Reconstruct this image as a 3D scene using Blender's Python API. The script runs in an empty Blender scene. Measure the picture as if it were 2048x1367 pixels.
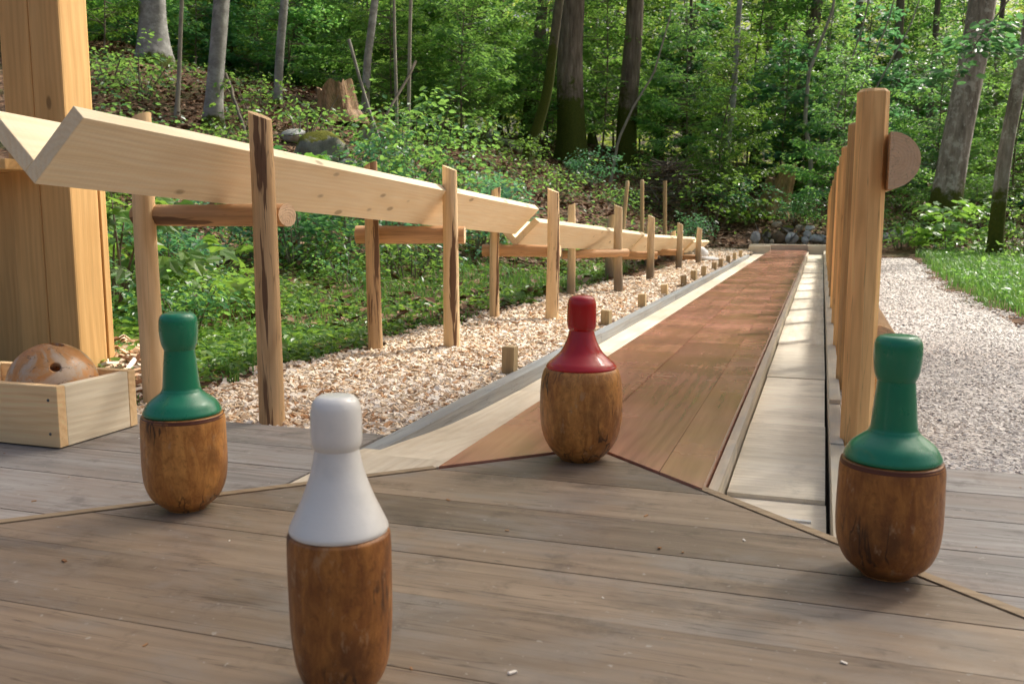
import bpy, bmesh, math, random
import numpy as np
from mathutils import Vector, Matrix
R = math.radians
random.seed(7)
RNG = np.random.default_rng(11)
scene = bpy.context.scene
COL = scene.collection

# ------------------------------------------------------------------ camera
F, CH = 1838.0, 0.6
PITCH, YAW = math.atan(251.5 / F), math.atan(621 / math.hypot(F, 251.5))
cam_data = bpy.data.cameras.new('camera')
cam = bpy.data.objects.new('camera', cam_data)
COL.objects.link(cam)
cam.location = (0, 0, CH)
cam.rotation_euler = (math.pi / 2 - PITCH, 0, YAW)
cam_data.sensor_width = 36
cam_data.lens = F / 2048 * 36
cam_data.clip_start, cam_data.clip_end = 0.05, 500
cam_data.dof.use_dof = True
cam_data.dof.focus_distance = 2.9
cam_data.dof.aperture_fstop = 9
scene.camera = cam
SY, CY = math.sin(YAW), math.cos(YAW)

def along(px, d):
    """ground point at bearing px and distance d along the view"""
    lat = (px - 1024) / F * d
    return lat * CY - d * SY, lat * SY + d * CY

# ------------------------------------------------------------------ objects
def tag(o, label=None, cat=None, group=None, kind=None):
    if label: o['label'] = label
    if cat: o['category'] = cat
    if group: o['group'] = group
    if kind: o['kind'] = kind
    return o

def empty(name, loc=(0, 0, 0), rz=0, label=None, cat=None, group=None):
    o = bpy.data.objects.new(name, None)
    COL.objects.link(o)
    o.location = loc
    o.rotation_euler = (0, 0, rz)
    o.empty_display_size = 0.1
    return tag(o, label, cat, group)

class MB:
    """collects pieces and links them as one mesh object"""
    def __init__(s):
        s.v, s.f, s.n, s.t, s.g = [], [], 0, [], []
    def add(s, V, faces, mat=0, tint=0.5, gco=None, smooth=False):
        V = np.asarray(V, float)
        n = len(V)
        s.v.append(V)
        s.t.append(np.broadcast_to(np.asarray(tint, float), (n,)))
        s.g.append(V if gco is None else np.asarray(gco, float))
        for fa in (faces if isinstance(faces, list) else [faces]):
            fa = np.asarray(fa, int)
            if fa.ndim == 1: fa = fa[None]
            s.f.append((fa + s.n, mat, smooth))
        s.n += n
        return s
    def build(s, name, mats, parent=None, loc=None):
        me = bpy.data.meshes.new(name)
        V = np.concatenate(s.v)
        me.vertices.add(len(V))
        me.vertices.foreach_set('co', V.ravel())
        loops = np.concatenate([f.ravel() for f, m, q in s.f])
        tot = np.concatenate([np.full(len(f), f.shape[1]) for f, m, q in s.f])
        start = np.concatenate([[0], np.cumsum(tot)[:-1]])
        me.loops.add(len(loops))
        me.loops.foreach_set('vertex_index', loops.astype(np.int32))
        me.polygons.add(len(tot))
        me.polygons.foreach_set('loop_start', start.astype(np.int32))
        me.polygons.foreach_set('material_index', np.concatenate([np.full(len(f), m) for f, m, q in s.f]).astype(np.int32))
        me.polygons.foreach_set('use_smooth', np.concatenate([np.full(len(f), q) for f, m, q in s.f]))
        me.update(calc_edges=True)
        a = me.attributes.new('tint', 'FLOAT', 'POINT')
        a.data.foreach_set('value', np.concatenate(s.t))
        a = me.attributes.new('gco', 'FLOAT_VECTOR', 'POINT')
        a.data.foreach_set('vector', np.concatenate(s.g).ravel())
        for m in (mats if isinstance(mats, (list, tuple)) else [mats]): me.materials.append(m)
        o = bpy.data.objects.new(name, me)
        COL.objects.link(o)
        if parent: o.parent = parent
        if loc is not None: o.location = loc
        return o

def copy_tree(o, parent=None):
    c = o.copy()
    COL.objects.link(c)
    c.parent = parent
    for ch in list(o.children): copy_tree(ch, c)
    return c

# ------------------------------------------------------------------ nodes
class NT:
    def __init__(s, name):
        s.m = bpy.data.materials.new(name)
        s.m.use_nodes = True
        s.t = s.m.node_tree
        s.t.nodes.clear()
    def n(s, kind, **kw):
        nd = s.t.nodes.new('ShaderNode' + kind)
        ins = {}
        for k, v in kw.items():
            if k.startswith('i_'): ins[k[2:]] = v
            else: setattr(nd, k, v)
        for k, v in ins.items():
            key = int(k) if k.isdigit() else k.replace('_', ' ')
            s.put(nd.inputs[key], v)
        return nd
    def put(s, sock, v):
        if isinstance(v, bpy.types.NodeSocket): s.t.links.new(v, sock)
        elif isinstance(v, bpy.types.Node): s.t.links.new(v.outputs[0], sock)
        else:
            if isinstance(v, (tuple, list)) and len(v) == 3 and sock.type == 'RGBA': v = (*v, 1)
            sock.default_value = v
    def math(s, op, a, b=0.0, c=0.0, clamp=False):
        nd = s.n('Math', operation=op, use_clamp=clamp)
        s.put(nd.inputs[0], a); s.put(nd.inputs[1], b)
        if op in ('MULTIPLY_ADD', 'SMOOTH_MIN'): s.put(nd.inputs[2], c)
        return nd.outputs[0]
    def vec(s, op, a, b=(0, 0, 0)):
        nd = s.n('VectorMath', operation=op)
        s.put(nd.inputs[0], a); s.put(nd.inputs[1], b)
        return nd.outputs[0]
    def noise(s, co, scale=1.0, detail=4.0, rough=0.55, dist=0.0):
        return s.n('TexNoise', i_Vector=co, i_Scale=scale, i_Detail=detail, i_Roughness=rough, i_Distortion=dist).outputs[0]
    def mix(s, fac, a, b, mode='MIX'):
        nd = s.n('Mix', data_type='RGBA', blend_type=mode)
        s.put(nd.inputs[0], fac); s.put(nd.inputs[6], a); s.put(nd.inputs[7], b)
        return nd.outputs[2]
    def ramp(s, fac, stops):
        nd = s.n('ValToRGB')
        cr = nd.color_ramp
        while len(cr.elements) < len(stops): cr.elements.new(0.5)
        for e, (p, c) in zip(cr.elements, stops):
            e.position = p
            e.color = (*c, 1) if len(c) == 3 else c
        s.put(nd.inputs[0], fac)
        return nd.outputs[0]
    def step(s, v, lo, hi):
        nd = s.n('MapRange', interpolation_type='SMOOTHSTEP')
        s.put(nd.inputs[0], v); s.put(nd.inputs[1], lo); s.put(nd.inputs[2], hi)
        return nd.outputs[0]
    def bump(s, h, strength=0.3, dist=0.01):
        return s.n('Bump', i_Height=h, i_Strength=strength, i_Distance=dist).outputs[0]
    def out(s, col, rough=0.6, normal=None, spec=0.4, coat=0.0):
        b = s.n('BsdfPrincipled')
        s.put(b.inputs['Base Color'], col); s.put(b.inputs['Roughness'], rough)
        b.inputs['Specular IOR Level'].default_value = spec
        b.inputs['Coat Weight'].default_value = coat
        b.inputs['Coat Roughness'].default_value = 0.18
        if normal is not None: s.put(b.inputs['Normal'], normal)
        o = s.n('OutputMaterial', i_Surface=b.outputs[0])
        s.b = b
        return s.m
    def attr(s, name, k=0):
        return s.n('Attribute', attribute_name=name).outputs[{'v': 1, 'f': 2, 'c': 0}.get(k, k)]

def wood(name, light, dark, rings=26., grain=0.5, vary=0.25, rough=0.62, blotch=None, blotch_amt=0.0, blotch_scale=3.0,
         knots=0.0, dirt=0.0, bump=0.35, base_grey=0.0, bark=0.0, spec=0.3, saw=0.0, cracks=0.0, sheen_amt=0.0, stain=0.0, bvec=(1.0, 2.2, 2.2), bstep=(.42, .66)):
    t = NT(name)
    g = t.attr('gco', 'v')
    tint = t.attr('tint', 'f')
    off = t.n('CombineXYZ', i_X=t.math('MULTIPLY', tint, 31.0), i_Y=0.0, i_Z=0.0).outputs[0]
    P = t.vec('ADD', g, off)
    low = t.n('TexNoise', i_Vector=t.vec('MULTIPLY', P, (1.1, 5, 5)), i_Scale=1.0, i_Detail=2.0)
    warp = t.vec('MULTIPLY', t.vec('SUBTRACT', low.outputs[1], (0.5, 0.5, 0.5)), (0, 0.07, 0.07))
    ring = t.n('TexWave', wave_type='RINGS', rings_direction='X', i_Vector=t.vec('ADD', t.vec('MULTIPLY', P, (0.25, 1, 1)), warp), i_Scale=rings, i_Distortion=1.2, i_Detail=2.0, i_Detail_Scale=1.5).outputs[1]
    fine = t.noise(t.vec('MULTIPLY', P, (5, 130, 130)), 1.0, 5.0, 0.65)
    fib = t.noise(t.vec('MULTIPLY', P, (2.2, 38, 38)), 1.0, 4.0, 0.6)
    f = t.math('ADD', t.math('MULTIPLY', t.math('POWER', ring, 1.6), 0.42), t.math('MULTIPLY', t.step(fib, 0.3, 0.75), 0.58))
    f = t.math('MULTIPLY', f, grain * 1.5, clamp=True)
    col = t.mix(f, light, dark)
    big = t.noise(t.vec('MULTIPLY', P, (1.2, 6, 6)), 1.0, 3.0, 0.6)
    v = t.math('MULTIPLY_ADD', t.math('SUBTRACT', tint, 0.5), vary * 1.4, 1.0)
    v = t.math('ADD', v, t.math('MULTIPLY', t.math('SUBTRACT', big, 0.5), vary * 1.6))
    v = t.math('ADD', v, t.math('MULTIPLY', t.math('SUBTRACT', fine, 0.5), grain * 0.6))
    hv = t.n('HueSaturation', i_Value=v, i_Color=col)
    col = hv.outputs[0]
    if blotch:
        bn = t.noise(t.vec('MULTIPLY', P, bvec), blotch_scale, 2.0 if sheen_amt else 6.0, 0.5 if sheen_amt else 0.66, 0.3)
        col = t.mix(t.math('MULTIPLY', t.step(bn, *bstep), blotch_amt), col, blotch)
    if stain:   # soft dark stains and paler scuffs, not bound to the boards
        W = t.n('NewGeometry').outputs[0]
        s1 = t.noise(t.vec('MULTIPLY', W, (2.2, 5, 5)), 1.0, 6.0, 0.65, 0.5)
        col = t.mix(t.math('MULTIPLY', t.step(s1, .5, .72), stain), col, tuple(c * .55 for c in dark))
        s2 = t.noise(t.vec('MULTIPLY', W, (3, 7, 7)), 1.3, 6.0, 0.7, 0.8)
        col = t.mix(t.math('MULTIPLY', t.step(s2, .55, .75), stain * .7), col, tuple(min(c * 1.25 + .03, 1) for c in light))
    if knots:
        vo = t.n('TexVoronoi', i_Vector=t.vec('ADD', t.vec('MULTIPLY', P, (4.2, 9, 9)), warp), i_Scale=1.0, i_Randomness=1.0)
        gate = t.math('GREATER_THAN', t.n('SeparateColor', i_Color=vo.outputs[1]).outputs[0], 1 - knots)
        k = t.math('MULTIPLY', t.math('SUBTRACT', 1.0, t.step(vo.outputs[0], 0.07, 0.14)), gate)
        halo = t.math('MULTIPLY', t.math('SUBTRACT', 1.0, t.step(vo.outputs[0], 0.15, 0.5)), gate)
        col = t.mix(t.math('MULTIPLY', halo, 0.3), col, dark)
        col = t.mix(t.math('MULTIPLY', k, 0.75), col, tuple(c * 0.38 for c in dark))
    if saw:
        wv = t.n('TexWave', bands_direction='X', i_Vector=t.vec('ADD', P, t.vec('MULTIPLY', P, (0.0, 0.0, 0.0))), i_Scale=18.0, i_Distortion=6.0, i_Detail=3.0).outputs[1]
        col = t.mix(t.math('MULTIPLY', wv, saw), col, dark)
    if bark:
        bk = t.noise(t.vec('MULTIPLY', P, (1.0, 14, 14)), 1.0, 5.0, 0.6, 0.4)
        sg = t.n('SeparateXYZ', i_Vector=t.vec('NORMALIZE', t.vec('MULTIPLY', g, (0, 1, 1))))
        ang = t.math('ADD', t.math('MULTIPLY', sg.outputs[1], -.75), t.math('MULTIPLY', sg.outputs[2], .66))
        bk = t.math('ADD', bk, t.math('MULTIPLY_ADD', ang, .2, -.14))
        bm_ = t.step(bk, 0.64 - bark * 0.12, 0.66 - bark * 0.12)
        bc = t.mix(fib, (0.10, 0.052, 0.028), (0.28, 0.155, 0.085))
        col = t.mix(bm_, col, bc)
    if cracks:
        ck = t.noise(t.vec('MULTIPLY', P, (1.3, 34, 34)), 1.0, 3.0, 0.5)
        col = t.mix(t.math('MULTIPLY', t.step(t.math('ABSOLUTE', t.math('SUBTRACT', ck, 0.5)), 0.012, 0.0), cracks), col, (0.03, 0.02, 0.012))
    if base_grey:
        x = t.n('SeparateXYZ', i_Vector=g).outputs[0]
        gm = t.math('MULTIPLY', t.step(t.math('ADD', x, t.math('MULTIPLY', big, 0.15)), 0.42, 0.14), base_grey)
        col = t.mix(gm, col, (0.075, 0.07, 0.07))
    if dirt:
        dn = t.noise(t.n('NewGeometry').outputs[0], 9.0, 6.0, 0.72)
        col = t.mix(t.math('MULTIPLY', t.step(dn, 0.52, 0.72), dirt), col, tuple(c * 0.35 for c in dark))
        sp = t.noise(t.n('NewGeometry').outputs[0], 55.0, 3.0, 0.6)
        col = t.mix(t.math('MULTIPLY', t.step(sp, 0.66, 0.72), dirt), col, (0.5, 0.47, 0.42))
    h = t.math('ADD', t.math('MULTIPLY', fine, 0.7), t.math('MULTIPLY', ring, 0.3))
    r = t.math('ADD', rough - 0.1, t.math('MULTIPLY', big, 0.2))
    if sheen_amt:     # glossier patches, with bright sheen also painted into the colour
        wn = t.step(t.noise(t.vec('MULTIPLY', P, (3.8, 1.2, 1.2)), 1.0, 2.0, .5, .4), .34, .7)
        col = t.mix(t.math('MULTIPLY', wn, .22), col, (.60, .38, .32))
        r = t.math('SUBTRACT', r, t.math('MULTIPLY', wn, .16 * sheen_amt))
    return t.out(col, r, t.bump(h, bump, 0.004), spec, sheen_amt * .35)

def noisy(name, stops, scale=4.0, detail=6.0, rough=0.85, bump=0.5, bd=0.02, stretch=(1, 1, 1), extra=None, spec=0.3):
    t = NT(name)
    co = t.n('TexCoord').outputs[3]
    P = t.vec('MULTIPLY', co, stretch)
    a = t.noise(P, scale, detail, 0.65)
    col = t.ramp(a, stops)
    if extra: col = extra(t, co, col)
    return t.out(col, rough, t.bump(t.noise(P, scale * 3, 6.0, 0.7), bump, bd), spec)

M = {}
M['spruce'] = wood('fresh_spruce', (0.95, 0.83, 0.61), (0.86, 0.68, 0.42), 20, 0.45, 0.1, knots=0.85, saw=0.10, spec=0.2)
M['box'] = wood('box_pine', (0.95, 0.68, 0.38), (0.74, 0.47, 0.225), 16, 0.5, 0.2, knots=0.12, spec=0.2)
M['column'] = wood('oiled_larch', (0.80, 0.50, 0.21), (0.60, 0.335, 0.12), 14, 0.45, 0.35, knots=0.1, rough=0.5)
M['deck'] = wood('weathered_deck', (0.40, 0.375, 0.355), (0.25, 0.225, 0.205), 18, 0.6, 0.3, blotch=(0.33, 0.26, 0.215), blotch_amt=0.5, dirt=0.5, cracks=0.4)
M['pindeck'] = wood('worn_brown_deck', (0.315, 0.235, 0.165), (0.19, 0.136, 0.094), 15, 0.5, 0.34, rough=0.44, blotch=(0.285, 0.255, 0.225), blotch_amt=0.65, blotch_scale=3.2, dirt=0.5, stain=0.55, cracks=0.45)
M['lane'] = wood('oiled_hardwood', (0.54, 0.225, 0.155), (0.31, 0.115, 0.08), 12, 0.6, 0.22, rough=0.30, blotch=(0.46, 0.22, 0.07), blotch_amt=0.4, blotch_scale=1.0, dirt=0.0, spec=0.7, sheen_amt=1.3, bump=0.10, bvec=(2.6, 1.6, 1.6), bstep=(.34, .72))
M['pale'] = wood('pale_sawn_board', (0.78, 0.69, 0.55), (0.62, 0.50, 0.35), 14, 0.45, 0.2, blotch=(0.44, 0.34, 0.22), blotch_amt=0.3, dirt=0.15)
M['gutter'] = wood('silvery_sawn_board', (0.93, 0.85, 0.70), (0.76, 0.66, 0.50), 14, 0.5, 0.25, blotch=(0.36, 0.29, 0.2), blotch_amt=0.35, dirt=0.3)
M['rail'] = wood('greyed_board', (0.31, 0.33, 0.34), (0.19, 0.20, 0.205), 14, 0.55, 0.25, blotch=(0.36, 0.31, 0.24), blotch_amt=0.3, cracks=0.3)
M['log'] = wood('debarked_pole', (0.82, 0.61, 0.36), (0.60, 0.39, 0.19), 30, 0.5, 0.2, bark=0.02, base_grey=0.0, knots=0.12, cracks=0.35)
M['barklog'] = wood('half_debarked_pole', (0.74, 0.50, 0.27), (0.50, 0.30, 0.14), 30, 0.55, 0.2, bark=0.35, knots=0.12, cracks=0.4)
M['greylog'] = wood('debarked_pole_with_damp_foot', (0.80, 0.62, 0.38), (0.58, 0.40, 0.21), 30, 0.5, 0.2, base_grey=0.75, knots=0.12, cracks=0.35)
M['bar'] = wood('brown_crossbar', (0.62, 0.37, 0.19), (0.40, 0.225, 0.105), 26, 0.6, 0.25, bark=0.15, cracks=0.4)
M['stake'] = wood('square_stake', (0.62, 0.47, 0.26), (0.42, 0.28, 0.14), 30, 0.5, 0.5)
M['fence'] = wood('oiled_fence_post', (0.76, 0.47, 0.20), (0.52, 0.285, 0.105), 40, 0.5, 0.75, knots=0.12, rough=0.5, cracks=0.3)
M['halflog'] = wood('half_log', (0.52, 0.31, 0.15), (0.32, 0.165, 0.07), 42, 0.6, 0.2, rough=0.7)
M['endgrain'] = wood('sawn_end_grain', (0.92, 0.66, 0.42), (0.70, 0.44, 0.25), 44, 0.4, 0.2, rough=0.8, bump=.6, cracks=.3, blotch=(.85, .58, .36), blotch_amt=.3, blotch_scale=9)
M['trim'] = wood('trim_strip', (0.40, 0.30, 0.19), (0.25, 0.17, 0.1), 14, 0.5, 0.2, cracks=0.3)

# ------------------------------------------------------------------ boards and logs
def clip(poly, a, b, c):
    """keep the side a*x+b*y<=c"""
    out = []
    for i in range(len(poly)):
        p, q = poly[i], poly[(i + 1) % len(poly)]
        dp, dq = a * p[0] + b * p[1] - c, a * q[0] + b * q[1] - c
        if dp <= 0: out.append(p)
        if dp * dq < 0:
            k = dp / (dp - dq)
            out.append((p[0] + (q[0] - p[0]) * k, p[1] + (q[1] - p[1]) * k))
    return out

def plank(mb, poly, z0, z1, axis='x', tint=None, mat=0):
    """a flat board with outline poly, grain along x or y"""
    if len(poly) < 3: return
    n = len(poly)
    V = np.array([(x, y, z0) for x, y in poly] + [(x, y, z1) for x, y in poly])
    o = RNG.uniform(-1, 1, 3) * (3, 0, 0) + (0, RNG.uniform(-.08, .08), RNG.uniform(.05, .14))
    c = V.mean(0)
    g = V - c
    if axis == 'y': g = g[:, [1, 0, 2]]
    t = RNG.random() if tint is None else tint
    area = sum(poly[i][0] * poly[(i + 1) % n][1] - poly[(i + 1) % n][0] * poly[i][1] for i in range(n))
    idx = list(range(n)) if area > 0 else list(range(n))[::-1]
    mb.add(V, [np.array([[i + n for i in idx]]), np.array([idx[::-1]]),
               np.array([[idx[i], idx[(i + 1) % n], idx[(i + 1) % n] + n, idx[i] + n] for i in range(n)])], mat, t, g + o)

def board(mb, origin, u, v, w, dims, bevel=0.003, tint=None, mat=0, pith=True):
    """a bevelled board centred at origin; u is the grain direction"""
    bm = bmesh.new()
    bmesh.ops.create_cube(bm, size=1)
    for x in bm.verts: x.co = Vector((x.co.x * dims[0], x.co.y * dims[1], x.co.z * dims[2]))
    if bevel: bmesh.ops.bevel(bm, geom=bm.edges[:], offset=bevel, segments=2, affect='EDGES', profile=0.6)
    bm.verts.index_update()
    L = np.array([x.co[:] for x in bm.verts])
    fs = {}
    for f in bm.faces: fs.setdefault(len(f.verts), []).append([x.index for x in f.verts])
    bm.free()
    B = np.array([np.array(k, float) / np.linalg.norm(k) for k in (u, v, w)])
    V = L @ B + np.array(origin, float)
    o = np.array([RNG.uniform(-3, 3), RNG.uniform(-.06, .06), RNG.uniform(.04, .12)]) if pith else np.zeros(3)
    if np.linalg.det(B) < 0: fs = {k: [q[::-1] for q in v_] for k, v_ in fs.items()}
    mb.add(V, [np.array(q) for q in fs.values()], mat, RNG.random() if tint is None else tint, L + o)

def log(mb, p0, p1, r0, r1, sides=16, rough=0.06, slant=0.0, chamfer=0.0, half=None, tint=None, mat=0, segs=14, smooth=True, bow=0.0, g0=0.0, endmat=0):
    """a pole from p0 to p1; half gives the direction of the rounded side of a split log"""
    p0, p1 = np.array(p0, float), np.array(p1, float)
    u = p1 - p0
    Lh = np.linalg.norm(u); u /= Lh
    a = np.cross(u, (0, 1, 0) if abs(u[1]) < 0.8 else (1, 0, 0)); a /= np.linalg.norm(a)
    if half is not None: a = np.array(half, float) - u * np.dot(half, u); a /= np.linalg.norm(a)
    b = np.cross(u, a)
    if half is None: th = np.arange(sides) / sides * 2 * math.pi
    else:
        th = np.linspace(-math.pi / 2, math.pi / 2, sides - 2)
    ph = RNG.uniform(0, 6.28, 6)
    rings, gs = [], []
    S = list(np.linspace(0, 1, segs + 1))
    if chamfer: S = S[:-1] + [1 - chamfer / Lh, 1.0]
    for k, s in enumerate(S):
        r = r0 + (r1 - r0) * s
        if chamfer and k == len(S) - 1: r -= chamfer
        rr = r * (1 + rough * (0.5 * np.sin(2 * th + ph[0] + s * 1.5) + 0.35 * np.sin(3 * th + ph[1] - s * 3) + 0.4 * np.sin(s * 9 + ph[2] + th)))
        x, y = rr * np.cos(th), rr * np.sin(th)
        if half is not None:
            x = np.maximum(x, 0.0)
        z = np.full_like(x, s * Lh)
        if slant and k == len(S) - 1: z = z + slant * x / r
        bw = bow * math.sin(s * math.pi)
        gs.append(np.stack([z + g0, x, y], 1))
        rings.append(p0 + np.outer(z, u) + np.outer(x + bw, a) + np.outer(y, b))
    n = len(th); m = len(S)
    V = np.concatenate(rings); G = np.concatenate(gs)
    q = []
    for k in range(m - 1):
        for i in range(n):
            j = (i + 1) % n
            q.append([k * n + i, k * n + j, (k + 1) * n + j, (k + 1) * n + i])
    tt = RNG.random() if tint is None else tint
    mb.add(V, np.array(q), mat, tt, G, smooth)
    # end faces with own vertices so that they stay crisp
    for k, rev in ((0, True), (m - 1, False)):
        E = rings[k]; ge = gs[k]
        idx = list(range(n))
        mb.add(E, np.array([idx[::-1] if rev else idx]), endmat, tt, ge, False)

def lathe(mb, prof, segs=72, mat=0, tint=0.5, wob=0.0, smooth=True):
    th = np.arange(segs) / segs * 2 * math.pi
    rows = []
    for k, (r, z) in enumerate(prof):
        rr = r * (1 + wob * np.sin(2 * th + 1.0 + z * 6) + wob * 0.6 * np.sin(3 * th + z * 17))
        rows.append(np.stack([rr * np.cos(th), rr * np.sin(th), np.full(segs, z)], 1))
    V = np.concatenate(rows)
    q = [[k * segs + i, k * segs + (i + 1) % segs, (k + 1) * segs + (i + 1) % segs, (k + 1) * segs + i] for k in range(len(prof) - 1) for i in range(segs)]
    mb.add(V, np.array(q), mat, tint, V[:, [2, 0, 1]], smooth)
    return mb

# ------------------------------------------------------------------ terrain
PX = [-900, 0, 250, 450, 650, 900, 1150, 1400, 1650, 1850, 2048, 2900]
DD = [0, 3, 5, 7, 9, 12, 15, 18, 22, 28, 36, 60, 140]
ZZ = np.array([
    [0, 0, .02, .3, .7, 1.5, 2.4, 3.5, 5.0, 5.6, 5.8, 5.8, 5.8],
    [0, 0, .02, .25, .6, 1.35, 2.2, 3.3, 4.8, 5.4, 5.6, 5.6, 5.6],
    [0, 0, .02, .2, .55, 1.25, 2.1, 3.2, 4.6, 5.2, 5.4, 5.4, 5.4],
    [0, 0, 0, .12, .45, 1.2, 2.05, 3.05, 3.9, 4.3, 4.5, 4.5, 4.5],
    [0, 0, 0, .06, .33, 1.1, 1.95, 2.85, 3.5, 3.8, 4.0, 4.0, 4.0],
    [0, 0, 0, .02, .12, .65, 1.3, 1.95, 2.7, 3.2, 3.5, 3.5, 3.5],
    [0, 0, 0, 0, 0, .2, .6, 1.1, 1.8, 2.8, 3.4, 3.6, 3.6],
    [0, 0, 0, 0, 0, 0, .0, .04, 1.15, 2.0, 2.8, 3.6, 3.6],
    [0, 0, 0, 0, 0, 0, 0, .0, 1.05, 1.75, 2.3, 3.2, 3.2],
    [0, 0, 0, 0, 0, 0, .05, .45, .9, 1.3, 1.8, 2.6, 2.6],
    [0, 0, 0, 0, 0, 0, .08, .3, .6, .9, 1.2, 2.0, 2.0],
    [0, 0, 0, 0, 0, 0, 0, .1, .2, .4, .6, 1.0, 1.0]])
def chip_edge(y): return np.interp(y, [1, 2.4, 2.7, 4, 5.4, 7, 9, 10, 12, 17, 19], [-2.2, -2.1, -2.05, -2.0, -1.96, -1.9, -1.93, -1.85, -1.9, -2.15, -2.2])
def path_edge(y): return np.interp(y, [0, 2.4, 3, 4, 5, 6.25, 7.6, 9.2, 11.7, 14.6, 16], [3.4, 3.2, 2.6, 1.9, 1.42, 1.2, 1.14, 1.12, 1.26, 1.41, 1.4])
def lump(x, y):
    return (np.sin(x * 1.3 + 0.7 * np.sin(y * 0.9)) * np.cos(y * 1.1 + 1.3) * 0.5 + 0.3 * np.sin(x * 3.1 + y * 1.7) * np.sin(y * 2.7 - x) + 0.15 * np.sin(x * 6.3 - y * 4.1))
def ground(x, y, trench=False):
    x, y = np.asarray(x, float), np.asarray(y, float)
    d = np.maximum(-x * SY + y * CY, 0.01)
    px = np.clip(1024 + (x * CY + y * SY) / np.maximum(d, 2.5) * F, PX[0], PX[-1])
    ci = np.clip(np.searchsorted(PX, px) - 1, 0, len(PX) - 2)
    a = (px - np.array(PX)[ci]) / (np.array(PX)[ci + 1] - np.array(PX)[ci])
    dc = np.minimum(d, 139.)
    di = np.clip(np.searchsorted(DD, dc) - 1, 0, len(DD) - 2)
    b = (dc - np.array(DD)[di]) / (np.array(DD)[di + 1] - np.array(DD)[di])
    z = ZZ[ci, di] * (1 - a) * (1 - b) + ZZ[ci + 1, di] * a * (1 - b) + ZZ[ci, di + 1] * (1 - a) * b + ZZ[ci + 1, di + 1] * a * b
    z = z - 0.03 + lump(x, y) * 0.10 * np.clip(z * 2.0, 0.08, 1)
    if trench:
        wl, wr = chip_edge(y) + 0.12, path_edge(y) - 0.14
        m = np.clip((x - wl) / 0.06, 0, 1) * np.clip((wr - x) / 0.06, 0, 1) * np.clip((17.7 - y) / 0.15, 0, 1)
        m2 = np.clip((15.1 - y) / 0.2, 0, 1) + (x < 0.1)
        m = m * np.clip(m2, 0, 1)
        deckm = np.clip((2.2 - y) / 0.06, 0, 1) * (x > -4) * (x < 3.4)
        m = np.maximum(m, deckm)
        z = z * (1 - m) - 0.17 * m
    return z

xs = np.unique(np.round(np.concatenate([np.arange(-2.5, -1.55, .06), np.arange(-1.5, .8, .3), np.arange(.8, 3.4, .08), np.arange(-9, 9, .3), np.arange(-30, 30, 1.0), np.arange(-200, 201, 20)]), 3))
ys = np.unique(np.round(np.concatenate([np.arange(1.5, 2.7, .06), np.arange(2.7, 20, .25), np.arange(14.7, 15.3, .1), np.arange(20, 45, .8), np.arange(-200, 260, 20), np.arange(-4, 2, .5)]), 3))
gx_, gy_ = np.meshgrid(xs, ys)
gz_ = ground(gx_, gy_, True)
def grid_faces(nx, ny):
    i, j = np.meshgrid(np.arange(nx - 1), np.arange(ny - 1))
    a = (j * nx + i).ravel()
    return np.stack([a, a + 1, a + nx + 1, a + nx], 1)

t = NT('forest_floor')
co = t.n('NewGeometry').outputs[0]
vo = t.n('TexVoronoi', i_Vector=co, i_Scale=19.0)
cell = t.n('SeparateColor', i_Color=vo.outputs[1]).outputs[0]
lit = t.ramp(cell, [(0.0, (0.035, 0.02, 0.012)), (0.35, (0.095, 0.048, 0.026)), (0.7, (0.19, 0.10, 0.055)), (1.0, (0.34, 0.23, 0.15))])
soil = t.ramp(t.noise(co, 6.0, 7.0, 0.7), [(0.3, (0.03, 0.02, 0.013)), (0.7, (0.12, 0.075, 0.045))])
cc = t.mix(t.step(t.noise(co, 2.3, 5.0, 0.65), 0.36, 0.55), soil, lit)
green = t.ramp(t.noise(co, 30.0, 4.0, 0.7), [(0.3, (0.02, 0.045, 0.012)), (0.7, (0.07, 0.13, 0.03))])
cc = t.mix(t.math('MULTIPLY', t.step(t.noise(co, 0.75, 6.0, 0.7), 0.5, 0.66), 0.75), cc, green)
M['floor'] = t.out(cc, 0.9, t.bump(t.math('ADD', vo.outputs[0], t.noise(co, 14.0, 5.0, 0.7)), 0.8, 0.03), 0.2)
mb = MB()
mb.add(np.stack([gx_, gy_, gz_], -1).reshape(-1, 3), grid_faces(len(xs), len(ys)), smooth=True)
terrain = tag(mb.build('forest_ground', M['floor']), kind='structure')

# loose beds on top: wood chips left of the lane, gravel path right of it
def chip_left(y): return chip_edge(y) + 0.07 * np.sin(y * 5.3) + 0.04 * np.sin(y * 13.1)
def path_right(y): return path_edge(y) + 0.05 * np.sin(y * 4.1) + 0.03 * np.sin(y * 11.3)
def bed(name, left, right, y0, y1, z, mat, nx=14, step=0.1, edge_l=False, edge_r=False):
    yy = np.arange(y0, y1 + 1e-6, step)
    s = np.linspace(0, 1, nx)
    L, Rr = left(yy), right(yy)
    X = L[:, None] + (Rr - L)[:, None] * s
    Y = np.repeat(yy[:, None], nx, 1)
    Z = z + 0.012 * lump(X * 2.5, Y * 2.5)
    if edge_l: Z = Z - 0.035 * np.clip(1 - s / 0.12, 0, 1)
    if edge_r: Z = Z - 0.035 * np.clip(1 - (1 - s) / 0.12, 0, 1)
    mb = MB()
    mb.add(np.stack([X, Y, Z], -1).reshape(-1, 3), grid_faces(nx, len(yy)), smooth=True)
    return tag(mb.build(name, mat), kind='structure')
t = NT('chip_bed')
co = t.n('NewGeometry').outputs[0]
vo = t.n('TexVoronoi', i_Vector=co, i_Scale=42.0)
cell = t.n('SeparateColor', i_Color=vo.outputs[1]).outputs[0]
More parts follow.
